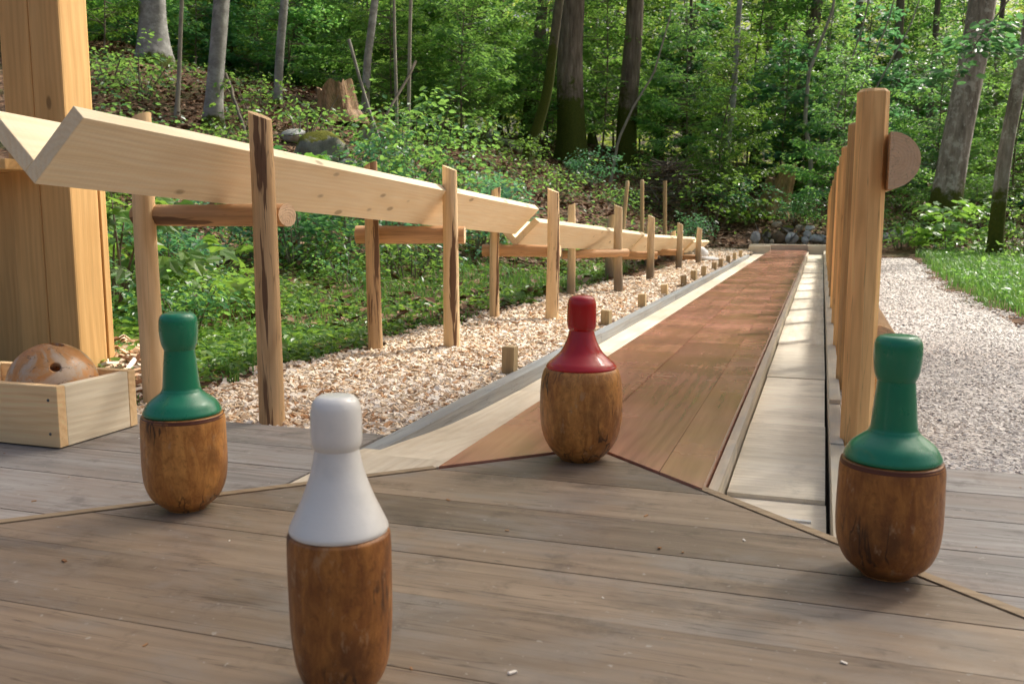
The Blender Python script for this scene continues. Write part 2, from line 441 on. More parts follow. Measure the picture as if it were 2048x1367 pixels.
M['chipbed'] = t.out(t.ramp(cell, [(0, (0.16, 0.10, 0.06)), (0.4, (0.42, 0.29, 0.18)), (1, (0.70, 0.58, 0.45))]), 0.85, t.bump(vo.outputs[0], 0.9, 0.02), 0.2)
t = NT('gravel')
co = t.n('NewGeometry').outputs[0]
vo = t.n('TexVoronoi', i_Vector=co, i_Scale=75.0)
cell = t.n('SeparateColor', i_Color=vo.outputs[1]).outputs[0]
gc = t.ramp(cell, [(0, (0.36, 0.33, 0.32)), (0.45, (0.64, 0.595, 0.555)), (1, (0.80, 0.755, 0.71))])
gc = t.mix(t.math('MULTIPLY', t.step(t.noise(co, 1.2, 5.0, 0.6), 0.42, 0.7), 0.5), gc, (0.58, 0.47, 0.40))
M['gravel'] = t.out(gc, 0.9, t.bump(t.math('ADD', vo.outputs[0], t.noise(co, 40.0, 4.0)), 0.8, 0.012), 0.2)
bed('wood_chip_ground', chip_left, lambda y: np.full_like(y, -1.138), 2.24, 17.9, -0.03, M['chipbed'], edge_l=True)
bed('gravel_path', lambda y: np.full_like(y, 0.082), path_right, 2.36, 15.2, -0.03, M['gravel'], nx=18, edge_r=True)

# ------------------------------------------------------------------ scattered stuff
def frames(direction, normal):
    d = direction / np.linalg.norm(direction, axis=1, keepdims=True)
    n = normal - d * np.sum(normal * d, 1, keepdims=True)
    n /= np.maximum(np.linalg.norm(n, axis=1, keepdims=True), 1e-6)
    return np.stack([d, np.cross(n, d), n], 1)      # rows: length, width, up
def scatter(mb, bv, bf, pos, fr, sc, tint, mat=0, smooth=False, gco=False):
    bv = np.asarray(bv, float)
    V = np.einsum('nk,nki->ni', np.zeros((len(pos), 3)), fr)[:, None] + np.einsum('nvk,nki->nvi', bv[None] * sc[:, None, :], fr) + pos[:, None]
    N, K = len(pos), len(bv)
    fl = []
    for f in (bf if isinstance(bf, list) else [bf]):
        f = np.asarray(f)
        fl.append((f[None] + (np.arange(N) * K)[:, None, None]).reshape(-1, f.shape[1]))
    mb.add(V.reshape(-1, 3), fl, mat, np.repeat(tint, K), np.tile(bv, (N, 1)) if gco else None, smooth)
LEAF_V = [(0, 0, 0), (.3, .26, .05), (.68, .24, .03), (1, 0, -.06), (.68, -.24, .03), (.3, -.26, .05)]
LEAF_F = np.array([[0, 3, 2, 1], [0, 5, 4, 3]])
LEAF4_V = [(0, 0, 0), (.5, .33, .05), (1, 0, -.05), (.5, -.33, .05)]
LEAF4_F = np.array([[0, 2, 1], [0, 3, 2]])
LOBE_V = [(0, 0, 0), (.12, .34, .0), (.34, .25, .02), (.5, .5, -.03), (.62, .2, .02), (1, 0, -.08), (.62, -.2, .02), (.5, -.5, -.03), (.34, -.25, .02), (.12, -.34, .0)]
LOBE_F = [np.array([[0, 2, 1], [2, 4, 3], [0, 5, 4], [0, 4, 2], [0, 9, 8], [8, 7, 6], [0, 6, 5], [0, 8, 6]])]
BOX_V = np.array([(-.5, -.5, -.5), (.5, -.42, -.5), (.42, .5, -.5), (-.5, .4, -.5), (-.45, -.4, .5), (.5, -.45, .5), (.45, .42, .5), (-.4, .45, .5)])
BOX_F = np.array([[3, 2, 1, 0], [4, 5, 6, 7], [0, 1, 5, 4], [1, 2, 6, 5], [2, 3, 7, 6], [3, 0, 4, 7]])
PEB_V = np.array([(.5, .05, 0), (-.5, 0, .05), (.05, .5, 0), (0, -.5, -.05), (.05, .02, .42), (0, 0, -.4), (.3, .3, .25), (-.3, -.28, .26)])
PEB_F = np.array([[0, 6, 4], [6, 2, 4], [2, 1, 4], [1, 7, 4], [7, 3, 4], [3, 0, 4], [2, 6, 0], [3, 7, 1]])

def rand_frames(n, tilt):
    a = RNG.uniform(0, 2 * math.pi, n)
    d = np.stack([np.cos(a), np.sin(a), RNG.normal(0, tilt, n)], 1)
    nn = np.stack([RNG.normal(0, tilt, n), RNG.normal(0, tilt, n), np.ones(n)], 1)
    return frames(d, nn)

t = NT('wood_chip')
cc = t.ramp(t.attr('tint', 'f'), [(0, (0.22, 0.12, 0.07)), (0.2, (0.46, 0.29, 0.17)), (0.42, (0.70, 0.57, 0.45)), (0.7, (0.85, 0.765, 0.68)), (1, (0.92, 0.87, 0.81))])
cc = t.mix(0.5, cc, t.mix(t.noise(t.n('TexCoord').outputs[3], 160.0, 3.0), (0.4, 0.28, 0.18), (0.8, 0.68, 0.52)), 'OVERLAY')
M['chip'] = t.out(cc, 0.8, None, 0.15)
def zone(y0, y1, dens, lo, hi, left, right):
    a = (y1 - y0) * (np.mean(right(np.linspace(y0, y1, 9))) - np.mean(left(np.linspace(y0, y1, 9))))
    n = int(a * dens)
    y = RNG.uniform(y0, y1, n)
    l, r = left(y), right(y)
    x = l + (r - l) * RNG.random(n)
    return x, y, RNG.uniform(lo, hi, n)
mb = MB()
right_c = lambda y: np.full_like(y, -1.15)
for y0, y1, dens, lo, hi in ((2.26, 3.4, 8500, .012, .036), (3.4, 4.8, 5200, .013, .038), (4.8, 7, 2600, .018, .045), (7, 11, 1300, .025, .055), (11, 17.8, 650, .035, .07)):
    x, y, s = zone(y0, y1, dens, lo, hi, lambda q: chip_left(q) - 0.06, right_c)
    n = len(x)
    z = -0.03 + 0.012 * lump(x * 2.5, y * 2.5) + RNG.uniform(-.002, .016, n)
    sc = np.stack([s, s * RNG.uniform(.3, .65, n), s * RNG.uniform(.08, .2, n)], 1)
    ti = np.clip(RNG.beta(2.6, 1.7, n), 0, 1)
    scatter(mb, BOX_V, BOX_F, np.stack([x, y, z], 1), rand_frames(n, .38), sc, ti)
n = 700   # stray flakes in the grass beside the bed
y = RNG.uniform(2.4, 9, n); x = chip_left(y) - np.abs(RNG.normal(0, .22, n))
s = RNG.uniform(.012, .04, n)
scatter(mb, BOX_V, BOX_F, np.stack([x, y, ground(x, y) + .004], 1), rand_frames(n, .3), np.stack([s, s * .45, s * .14], 1), RNG.beta(2, 2, n))
tag(mb.build('wood_chips', M['chip']), 'pale beige wood chips spread between the lane and the ball return', 'wood chips', kind='stuff')

t = NT('pebble')
M['pebble'] = t.out(t.ramp(t.attr('tint', 'f'), [(0, (0.12, 0.125, 0.14)), (0.2, (0.42, 0.365, 0.33)), (0.6, (0.72, 0.67, 0.62)), (1, (0.87, 0.83, 0.78))]), 0.85, None, 0.2)
mb = MB()
left_p = lambda y: np.full_like(y, 0.09)
for y0, y1, dens, lo, hi in ((2.4, 3.6, 5200, .006, .017), (3.6, 5.5, 3600, .008, .019), (5.5, 9, 1700, .011, .026), (9, 15, 700, .016, .036)):
    x, y, s = zone(y0, y1, dens, lo, hi, left_p, path_right)
    n = len(x)
    z = -0.03 + 0.012 * lump(x * 2.5, y * 2.5) + RNG.uniform(-.001, .004, n)
    sc = np.stack([s, s * RNG.uniform(.6, .95, n), s * RNG.uniform(.4, .7, n)], 1)
    scatter(mb, PEB_V, PEB_F, np.stack([x, y, z], 1), rand_frames(n, .2), sc, np.clip(RNG.normal(.62, .22, n), 0, 1))
tag(mb.build('gravel', M['pebble']), 'fine pale pinkish gravel covering the path right of the fence', 'gravel', kind='stuff')

# ------------------------------------------------------------------ leaves
def leaf_mat(name, stops, trans=0.58, tcol=(0.48, 0.78, 0.12), rough=0.33):
    t = NT(name)
    ti = t.attr('tint', 'f')
    col = t.ramp(ti, stops)
    ob = t.n('ObjectInfo').outputs['Random']
    hs = t.n('HueSaturation', i_Hue=t.math('MULTIPLY_ADD', ob, 0.06, 0.472), i_Value=t.math('MULTIPLY_ADD', ob, 0.85, 0.5), i_Color=col)
    b = t.n('BsdfPrincipled')
    t.put(b.inputs['Base Color'], hs.outputs[0]); b.inputs['Roughness'].default_value = rough
    b.inputs['Specular IOR Level'].default_value = 0.6
    tr = t.n('BsdfTranslucent', i_Color=t.mix(0.55, hs.outputs[0], tcol))
    mx = t.n('MixShader', i_0=trans, i_1=b.outputs[0], i_2=tr.outputs[0])
    t.n('OutputMaterial', i_Surface=mx.outputs[0])
    return t.m
G_STOPS = [(0, (0.018, 0.09, 0.045)), (0.35, (0.042, 0.185, 0.08)), (0.7, (0.095, 0.31, 0.11)), (1, (0.30, 0.50, 0.13))]
M['leaf'] = leaf_mat('green_leaf', G_STOPS)
M['leaf_bright'] = leaf_mat('bright_leaf', [(0, (0.06, 0.21, 0.05)), (0.5, (0.14, 0.36, 0.075)), (1, (0.33, 0.50, 0.10))], 0.5, (0.36, 0.6, 0.07))
M['leaf_blue'] = leaf_mat('bluish_leaf', [(0, (0.03, 0.125, 0.08)), (0.5, (0.065, 0.22, 0.135)), (1, (0.14, 0.33, 0.16))], 0.5, (0.26, 0.62, 0.18), 0.36)
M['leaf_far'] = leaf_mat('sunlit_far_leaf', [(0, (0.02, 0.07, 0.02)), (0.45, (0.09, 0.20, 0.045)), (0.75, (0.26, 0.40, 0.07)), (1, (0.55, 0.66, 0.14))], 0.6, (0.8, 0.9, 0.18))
t = NT('grass_blade')
gcol = t.ramp(t.attr('tint', 'f'), [(0, (0.06, 0.19, 0.045)), (0.6, (0.13, 0.34, 0.08)), (1, (0.34, 0.45, 0.15))])
b = t.n('BsdfPrincipled', i_Roughness=0.45); t.put(b.inputs['Base Color'], gcol)
tr = t.n('BsdfTranslucent', i_Color=t.mix(0.5, gcol, (0.22, 0.38, 0.04)))
t.n('OutputMaterial', i_Surface=t.n('MixShader', i_0=0.4, i_1=b.outputs[0], i_2=tr.outputs[0]).outputs[0])
M['grass'] = t.m
t = NT('dead_leaf')
M['dead'] = t.out(t.ramp(t.attr('tint', 'f'), [(0, (0.05, 0.025, 0.014)), (0.45, (0.15, 0.072, 0.036)), (0.8, (0.27, 0.15, 0.08)), (1, (0.46, 0.35, 0.25))]), 0.6, None, 0.3)

def bark(name, stops, scale=5.0, stretch=(1, 1, .25), moss=0.4, moss_h=1.0, bumpd=0.02, pale=None, rough_bump=0.6):
    def ex(t, co, col):
        if pale:
            col = t.mix(t.math('MULTIPLY', t.step(t.noise(co, 7.0, 5.0, 0.7), 0.5, 0.62), 0.6), col, pale)
        z = t.n('SeparateXYZ', i_Vector=co).outputs[2]
        mz = t.step(z, moss_h, 0.0)
        mn = t.math('ADD', t.math('MULTIPLY', mz, 0.6), t.math('MULTIPLY', t.noise(co, 2.6, 6.0, 0.7), 1.0))
        mcol = t.mix(t.noise(co, 30.0, 4.0), (0.03, 0.05, 0.008), (0.12, 0.14, 0.02))
        return t.mix(t.step(mn, 1.05 - moss * 0.5, 1.2 - moss * 0.5), col, mcol)
    return noisy(name, stops, scale, 7.0, 0.85, rough_bump, bumpd, stretch, ex, 0.2)
M['beech'] = bark('beech_bark', [(0.3, (0.21, 0.205, 0.19)), (0.55, (0.34, 0.335, 0.315)), (0.75, (0.46, 0.455, 0.43))], 5, (1, 1, 1.6), 0.22, 0.5, 0.006, (0.52, 0.52, 0.5), 0.35)
M['oak'] = bark('rough_bark', [(0.3, (0.08, 0.062, 0.045)), (0.55, (0.24, 0.195, 0.15)), (0.75, (0.44, 0.38, 0.31))], 11, (1, 1, .14), 0.85, 2.6, 0.06)
M['oakpale'] = bark('lichened_bark', [(0.3, (0.10, 0.09, 0.07)), (0.5, (0.28, 0.26, 0.22)), (0.72, (0.48, 0.46, 0.41))], 9, (1, 1, .22), 0.75, 1.6, 0.04, (0.58, 0.59, 0.53))
M['mossbark'] = bark('mossy_bark', [(0.3, (0.08, 0.07, 0.05)), (0.55, (0.17, 0.15, 0.1)), (0.75, (0.3, 0.28, 0.2))], 8, (1, 1, .3), 0.8, 4.0, 0.02)
M['twig'] = noisy('twig_bark', [(0.3, (0.10, 0.08, 0.06)), (0.7, (0.27, 0.235, 0.185))], 12, 4, 0.85, 0.3, 0.005, (1, 1, .4))
M['palestem'] = noisy('pale_stem_bark', [(0.3, (0.24, 0.215, 0.17)), (0.7, (0.44, 0.41, 0.345))], 10, 5, 0.8, 0.4, 0.006, (1, 1, .5))

def tube(mb, pts, radii, sides=6, mat=0, lump_=0.0, tint=0.5):
    pts = np.asarray(pts, float)
    n = len(pts)
    T = np.gradient(pts, axis=0); T /= np.linalg.norm(T, axis=1, keepdims=True)
    ref = np.array([1.0, 0.2, 0]) if abs(T[0][0]) < 0.8 else np.array([0, 1.0, 0.2])
    A = np.cross(T, ref); A /= np.linalg.norm(A, axis=1, keepdims=True)
    B = np.cross(T, A)
    th = np.arange(sides) / sides * 2 * math.pi
    ph = RNG.uniform(0, 6.28, 4)
    rows = []
    for k in range(n):
        r = radii[k] * (1 + lump_ * (np.sin(3 * th + ph[0] + k * .35) + .7 * np.sin(5 * th + ph[1] - k * .3)))
        rows.append(pts[k] + np.outer(r * np.cos(th), A[k]) + np.outer(r * np.sin(th), B[k]))
    q = [[k * sides + i, k * sides + (i + 1) % sides, (k + 1) * sides + (i + 1) % sides, (k + 1) * sides + i] for k in range(n - 1) for i in range(sides)]
    mb.add(np.concatenate(rows), np.array(q), mat, tint, None, True)

def crown_mesh(mb, zb, az, L, el, droop, per, leaf, shape='leaf', flat=0.35, limb=True, axis=None, tint0=None):
    """branches as tubes (material 1) and the leaves on them (material 0)"""
    nb = len(zb)
    ax = np.zeros((nb, 2)) if axis is None else axis
    if limb:
        for k in range(nb):
            s = np.linspace(0, 1, 5) * L[k]
            p = np.stack([ax[k][0] + np.cos(az[k]) * s, ax[k][1] + np.sin(az[k]) * s, zb[k] + np.tan(el[k]) * s - droop[k] * s * s], 1)
            r0 = 0.005 + 0.007 * L[k]
            tube(mb, p, np.linspace(r0, r0 * .25, 5), 4, 1)
    cnt = np.maximum((per * L ** 1.6).astype(int), 6)
    b = np.repeat(np.arange(nb), cnt)
    n = len(b)
    s = np.sqrt(RNG.uniform(.03, 1, n)) * L[b]
    side = RNG.choice([-1, 1], n)
    ta = az[b] + side * (0.95 + RNG.normal(0, .18, n))
    tl = (1 - s / L[b]) * 0.5 * L[b] + 0.16
    tt = np.round(RNG.random(n) * 5) / 5 * tl + RNG.normal(0, .02, n)
    # gather leaves on a limited number of twigs
    s = np.round(s / L[b] * 9) / 9 * L[b] + RNG.normal(0, .03, n)
    x = ax[b, 0] + np.cos(az[b]) * s + np.cos(ta) * tt
    y = ax[b, 1] + np.sin(az[b]) * s + np.sin(ta) * tt
    z = zb[b] + np.tan(el[b]) * s - droop[b] * s * s + RNG.normal(0, .035, n) * (1 + L[b] * .3) - 0.12 * tt
    la = ta + RNG.choice([-1, 1], n) * RNG.uniform(.2, 1.0, n)
    d = np.stack([np.cos(la), np.sin(la), RNG.normal(-.25, .25, n)], 1)
    nn = np.stack([RNG.normal(0, flat, n), RNG.normal(0, flat, n), np.ones(n)], 1)
    sz = leaf * RNG.uniform(.6, 1.25, n)
    ti = np.clip(RNG.normal(.45, .17, n) + RNG.normal(0, .16, nb)[b], 0, 1)
    V, Fc = {'leaf': (LEAF_V, LEAF_F), 'leaf4': (LEAF4_V, LEAF4_F), 'lobe': (LOBE_V, LOBE_F)}[shape]
    scatter(mb, V, Fc, np.stack([x, y, z], 1), frames(d, nn), np.stack([sz, sz, sz], 1), ti)

def dup_parts(src, dst):
    for ch in src.children: copy_tree(ch, dst)

# --- sapling prototypes (built where the first of each stands)
def sapling_parts(root, h, nb, leaf, per, reach, shape='leaf', leafm='leaf', low=0.1, stemr=0.03):
    mb = MB()
    zz = np.linspace(0, h, 12)
    w = RNG.uniform(-.25, .25, 4)
    px_, py_ = w[0] * np.sin(zz * .9) + w[1] * zz * .2, w[2] * np.sin(zz * .8) + w[3] * zz * .2
    tube(mb, np.stack([px_, py_, zz - .1], 1), np.linspace(stemr, stemr * .2, 12), 7, 0, .05)
    mb.build('trunk', M['twig'], root)
    mb = MB()
    zb = RNG.uniform(low, .97, nb) * h
    az = RNG.uniform(0, 6.283, nb)
    L = reach * (1.05 - .75 * (zb / h) ** 1.4) * RNG.uniform(.55, 1.15, nb)
    el = RNG.normal(.22, .2, nb)
    axis = np.stack([np.interp(zb, zz, px_), np.interp(zb, zz, py_)], 1)
    crown_mesh(mb, zb, az, L, el, RNG.uniform(.03, .12, nb), per, leaf, shape, .38, True, axis)
    mb.build('crown', [M[leafm], M['twig']], root)

def shrub_parts(root, h, spread, nb, leaf, per, shape='leaf', leafm='leaf'):
    mb = MB()
    ax = RNG.normal(0, spread * .22, (nb, 2))
    az = RNG.uniform(0, 6.283, nb)
    hb = RNG.uniform(.1, .75, nb) * h
    for k in range(0, nb, 4):
        tip = np.array([ax[k][0] + np.cos(az[k]) * spread * .2, ax[k][1] + np.sin(az[k]) * spread * .2, hb[k] + .12])
        st = np.array([ax[k][0] * .3, ax[k][1] * .3, -.06])
        tube(mb, [st, st * .5 + tip * .5 + (0, 0, .04), tip], [.009, .007, .003], 5)
    mb.build('stems', M['twig'], root)
    mb = MB()
    L = spread * RNG.uniform(.3, .8, nb) * (1.1 - .6 * hb / h)
    crown_mesh(mb, hb, az, L, RNG.normal(.35, .25, nb), RNG.uniform(.2, .5, nb), per, leaf, shape, .5, False, ax)
    mb.build('foliage', [M[leafm], M['twig']], root)

PLACES = {}
def put(protos, key, name, maker, px, d, label, cat, group=None, scale=1.0, sink=0.0):
    x, y = along(px, d)
    o = empty(name, (x, y, float(ground(x, y)) - sink), RNG.uniform(0, 6.28), label, cat, group)
    s = scale * RNG.uniform(.9, 1.1)
    o.scale = (s, s, s)
    if key in protos: dup_parts(protos[key], o)
    else:
        maker(o)
        protos[key] = o
    return o
PROTO = {}

SAPS = {
    'beech_a': lambda r: sapling_parts(r, 5.2, 84, .11, 88, 1.5, 'leaf', 'leaf', .06),
    'beech_b': lambda r: sapling_parts(r, 6.5, 90, .115, 80, 1.8, 'leaf', 'leaf', .14),
    'maple': lambda r: sapling_parts(r, 4.2, 56, .17, 44, 1.35, 'lobe', 'leaf_blue', .08),
    'hazel': lambda r: sapling_parts(r, 3.6, 60, .11, 84, 1.4, 'leaf', 'leaf_blue', .05),
    'bright': lambda r: sapling_parts(r, 5.6, 82, .11, 74, 1.65, 'leaf', 'leaf_bright', .10),
}
def region(px):
    return ('on the left bank behind the ball chute' if px < 700 else 'beyond the middle of the ball chute' if px < 1120 else
            'behind the far end of the lane' if px < 1680 else 'in the shade right of the fence')
KINDNAME = {'beech_a': 'slender young beech with layered green leaves', 'beech_b': 'tall young beech with spreading leafy branches', 'maple': 'young maple with large lobed bluish leaves',
            'hazel': 'bushy hazel with rounded dark green leaves', 'bright': 'light green young tree with sunlit leaves'}
rs = random.Random(5)
spots = []
for row, (d, step, sc) in enumerate(((19.5, 180, .75), (23, 135, .95), (26.5, 120, 1.1), (30.5, 105, 1.25), (35, 100, 1.45))):
    px = -150 + row * 47
    while px < 2250:
        spots.append((px + rs.uniform(-50, 50), d + rs.uniform(-1.4, 1.4), sc))
        px += step
for px, d, sc in spots:
    if d < 21 and 250 < px < 720: continue           # open litter slope
    if d < 22 and 990 < px < 1340 and rs.random() < .7: continue
    if d < 20 and 1480 < px < 1660: continue
    key = rs.choice(['beech_a', 'beech_a', 'beech_b', 'maple', 'hazel', 'bright', 'beech_b'])
    if d > 29: key = rs.choice(['bright', 'bright', 'beech_b', 'beech_a'])
    put(PROTO, key, 'young_tree', SAPS[key], px, d, KINDNAME[key] + ' ' + region(px), 'tree', KINDNAME[key].split(' with')[0] + 's ' + region(px), sc)

# far wood beyond the crest: one mass nobody could count
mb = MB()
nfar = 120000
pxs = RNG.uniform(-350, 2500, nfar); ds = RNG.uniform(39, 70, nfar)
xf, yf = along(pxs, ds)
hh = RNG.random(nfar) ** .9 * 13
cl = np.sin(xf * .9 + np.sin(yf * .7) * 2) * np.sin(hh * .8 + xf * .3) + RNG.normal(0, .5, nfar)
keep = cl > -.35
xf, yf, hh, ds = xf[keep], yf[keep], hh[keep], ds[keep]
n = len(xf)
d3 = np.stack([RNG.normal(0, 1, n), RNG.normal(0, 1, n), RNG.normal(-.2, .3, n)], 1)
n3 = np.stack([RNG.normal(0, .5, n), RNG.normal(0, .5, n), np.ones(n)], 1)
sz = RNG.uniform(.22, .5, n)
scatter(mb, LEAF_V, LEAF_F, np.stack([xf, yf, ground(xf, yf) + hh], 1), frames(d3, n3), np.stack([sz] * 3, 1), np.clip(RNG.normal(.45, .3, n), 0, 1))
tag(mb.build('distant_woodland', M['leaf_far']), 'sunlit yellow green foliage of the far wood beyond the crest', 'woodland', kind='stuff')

# --- trunks one can tell apart
def big_crown(root, z0, h, nb, reach, leaf, per, leafm='leaf'):
    mb = MB()
    zb = RNG.uniform(z0, h, nb)
    az = RNG.uniform(0, 6.283, nb)
    L = reach * RNG.uniform(.5, 1.1, nb)
    crown_mesh(mb, zb, az, L, RNG.normal(.3, .25, nb), RNG.uniform(.02, .06, nb), per, leaf, 'leaf4', .45, True)
    return mb
CANOPY = {}
def tree(name, pts, d, wpx, matn, label, h=11., crown=True, group=None, flare=1.35, sides=14, cz=6.5, reach=3.0, lum=.06, cat='tree'):
    """pts: bearings of the trunk at given heights above its foot"""
    x0, y0 = along(pts[0][0], d)
    z0 = float(ground(x0, y0))
    root = empty(name, (x0, y0, z0), 0, label, cat, group)
    zs = np.array([p[1] for p in pts], float); bx = np.array([along(p[0], d) for p in pts])
    zz = np.concatenate([np.linspace(-.2, 1.2, 8), np.linspace(1.6, h, 14)])
    X = np.interp(zz, zs, bx[:, 0]) - x0; Y = np.interp(zz, zs, bx[:, 1]) - y0
    # keep leaning above the last measured height
    top = zz > zs[-1]
    if len(pts) > 1 and top.any():
        sl = (bx[-1] - bx[0]) / (zs[-1] - zs[0])
        X[top] = bx[-1][0] - x0 + sl[0] * .6 * (zz[top] - zs[-1]); Y[top] = bx[-1][1] - y0 + sl[1] * .6 * (zz[top] - zs[-1])
    X += .02 * np.sin(zz * 1.7 + x0) ; Y += .02 * np.sin(zz * 1.3 + y0)
    r = wpx / F * d / 2
    rad = r * (1 - .55 * np.clip(zz, 0, h) / h) * (1 + (flare - 1) * np.exp(-np.maximum(zz, 0) * 3.2 / max(r * 5, .35)))
    mb = MB()
    tube(mb, np.stack([X, Y, zz], 1), rad, sides, 0, lum)
    mb.build('trunk', M[matn], root)
    if crown:
        key = crown if isinstance(crown, str) else 'a'
        if key not in CANOPY:
            cm = big_crown(root, -2.5, 4.0, 54 if key == 'edge' else 17, reach, .15 if key == 'edge' else .12, 60 if key == 'edge' else 14).build('crown', [M['leaf'], M['twig']], root)  # the edge crown is denser, for the added tree that shades the deck
            CANOPY[key] = cm.data
        else:
            cm = bpy.data.objects.new('crown', CANOPY[key]); COL.objects.link(cm); cm.parent = root
        cm.location = (X[-1], Y[-1], h - 1.5)
        cm.rotation_euler = (0, 0, RNG.uniform(0, 6.28))
    return root
tree('beech_tree', [(440, 0), (470, 2.3)], 15, 33, 'beech', 'pale grey smooth trunk leaning slightly right on the litter slope behind the chute', 10)
tree('beech_tree', [(566, 0), (590, 1.9)], 17, 17, 'beech', 'thin grey trunk left of the torn stump', 9, 'b')
tree('beech_tree', [(332, 0), (333, 1.6)], 20.5, 50, 'beech', 'thick grey trunk with mossy foot at the top of the left slope', 14, flare=1.6)
tree('forked_sapling', [(368, 0), (378, .7), (392, 1.9)], 15.5, 9, 'palestem', 'thin bare stem between the two thick grey trunks on the slope', 6, 'b', lum=.02)
tree('slim_tree', [(740, 0), (745, 1.1), (765, 2.6)], 17.5, 16, 'beech', 'slim curved grey trunk just right of the torn stump', 9, 'b')
tree('hazel_stem', [(795, 0), (797, 1.5), (802, 4)], 13, 7, 'palestem', 'straight pale stem, left one of the thin pair behind the chute', 6.5, 'b', lum=.02)
tree('hazel_stem', [(812, 0), (822, 1.3), (838, 3.2)], 13.2, 8, 'palestem', 'pale stem leaning right, right one of the thin pair behind the chute', 6.5, 'b', lum=.02)
tree('oak_tree', [(1050, 0), (1060, 1.2), (1085, 3.6)], 26, 25, 'oak', 'dark straight trunk left of the moss covered leaning trunk', 12)
tree('leaning_tree', [(1052, 0), (1092, 1.4), (1108, 2.5), (1128, 4.2)], 20, 22, 'mossbark', 'moss covered trunk leaning right across the thick oak', 8, 'b')
tree('oak_tree', [(1140, 0), (1136, 2), (1140, 5)], 22, 54, 'oak', 'thickest dark oak trunk with mossy foot behind the chute end', 14, flare=1.5)
tree('oak_tree', [(1246, 0), (1254, 2), (1262, 5)], 22.5, 40, 'oak', 'dark mossy trunk behind the three thin poles', 13, flare=1.4)
tree('curved_sapling', [(1216, 0), (1232, .9), (1262, 1.6), (1300, 2.3)], 20.6, 6, 'palestem', 'thin whitish stem bending right in front of the dark mossy trunk', 3.6, False, lum=.02)
tree('birch_tree', [(1440, 0), (1452, 2), (1464, 4.5)], 22, 13, 'beech', 'slim pale trunk above the brush pile', 10, 'b')
tree('oak_tree', [(1572, 0), (1585, 2), (1610, 4.5)], 25, 26, 'oak', 'dark trunk leaning right behind the broken stump at the lane end', 12)
tree('hazel_stem', [(1612, 0), (1610, .9), (1596, 1.8), (1602, 2.9), (1640, 4.3)], 21.8, 10, 'palestem', 'pale twisted stem rising behind the fence tops', 5, False, lum=.02)
for k, (b0, b1, b2) in enumerate(((1620, 1650, 1700), (1628, 1680, 1745), (1636, 1700, 1790), (1615, 1628, 1640))):
    tree('hazel_stem', [(b0, 0), (b1, 1.7), (b2, 3.9)], 22 + .15 * k, 5, 'palestem', ['thin brown stem leaning a little right behind the fence', 'thin brown stem leaning right, second of the fan behind the fence', 'thin stem leaning farthest right behind the fence', 'thin upright reddish stem beside the pale twisted stem'][k], 5.2, False, lum=.02)
tree('oak_tree', [(1876, 0), (1895, 1.6), (1925, 4)], 16, 58, 'oakpale', 'thick lichened oak trunk with mossy foot leaning right beside the gravel path', 13, flare=1.45, reach=3.6)
tree('birch_tree', [(1982, 0), (1998, 1.7), (2026, 3.8)], 13.4, 29, 'oakpale', 'pale speckled trunk standing at the grass edge', 11, 'b', flare=1.2)
for k, (b0, b1, d, w, lab) in enumerate(((190, 188, 29, 22, 'dark distant trunk beside the shelter post'), (236, 230, 28, 18, 'second dark distant trunk from the shelter post'), (290, 292, 31, 12, 'thin dark trunk left of the thick grey beech'),
        (480, 476, 27, 16, 'dark trunk right of the pale leaning beech'), (608, 612, 27, 22, 'dark trunk behind the thin grey tree'), (700, 705, 28, 15, 'dark trunk above the torn stump'), (905, 915, 33, 14, 'thin dark trunk left in the bright middle wood'),
        (940, 938, 31, 12, 'thin dark trunk right in the bright middle wood'), (1180, 1184, 34, 14, 'thin far trunk just right of the thickest oak'), (1310, 1322, 32, 18, 'dark far trunk right of the pole group'),
        (1400, 1395, 33, 16, 'far trunk left of the slim pale trunk'), (1500, 1520, 31, 20, 'dark far trunk right of the slim pale trunk'), (1680, 1690, 30, 18, 'dark far trunk above the fence tops'),
        (1765, 1770, 28, 20, 'dark far trunk between fence post and lichened oak'), (2040, 2046, 24, 20, 'dark far trunk right of the speckled trunk'), (655, 652, 30, 9, 'thin far trunk left of the slim curved trunk'), (860, 866, 29, 10, 'thin dark trunk just right of the thin pale stems'), (1000, 1004, 30, 11, 'thin far trunk left of the straight dark oak'), (1360, 1368, 27, 8, 'thinnest far trunk above the brush pile'), (1545, 1552, 29, 9, 'thin far trunk left of the leaning dark trunk'), (1835, 1842, 26, 14, 'dark trunk just left of the lichened oak'), (1960, 1966, 25, 13, 'dark trunk between lichened oak and speckled trunk'))):
    tree('forest_tree', [(b0, 0), (b1, 4)], d, w, 'oak', lab, 12 + (k % 3), ['a', 'b'][k % 2], sides=9)
# added tree out of view, placed so that its crown shades the deck
for k, (x, y, h) in enumerate(((4.6, 7.9, 9.0), )):
    pxd = -x * SY + y * CY
    if pxd > 0.5:
        b = 1024 + (x * CY + y * SY) / pxd * F
        tree('added_shade_tree', [(b, 0), (b, 4)], pxd, 0.32 / pxd * F, 'oakpale', 'unseen tree added right of the view to shade the deck', h, 'edge')

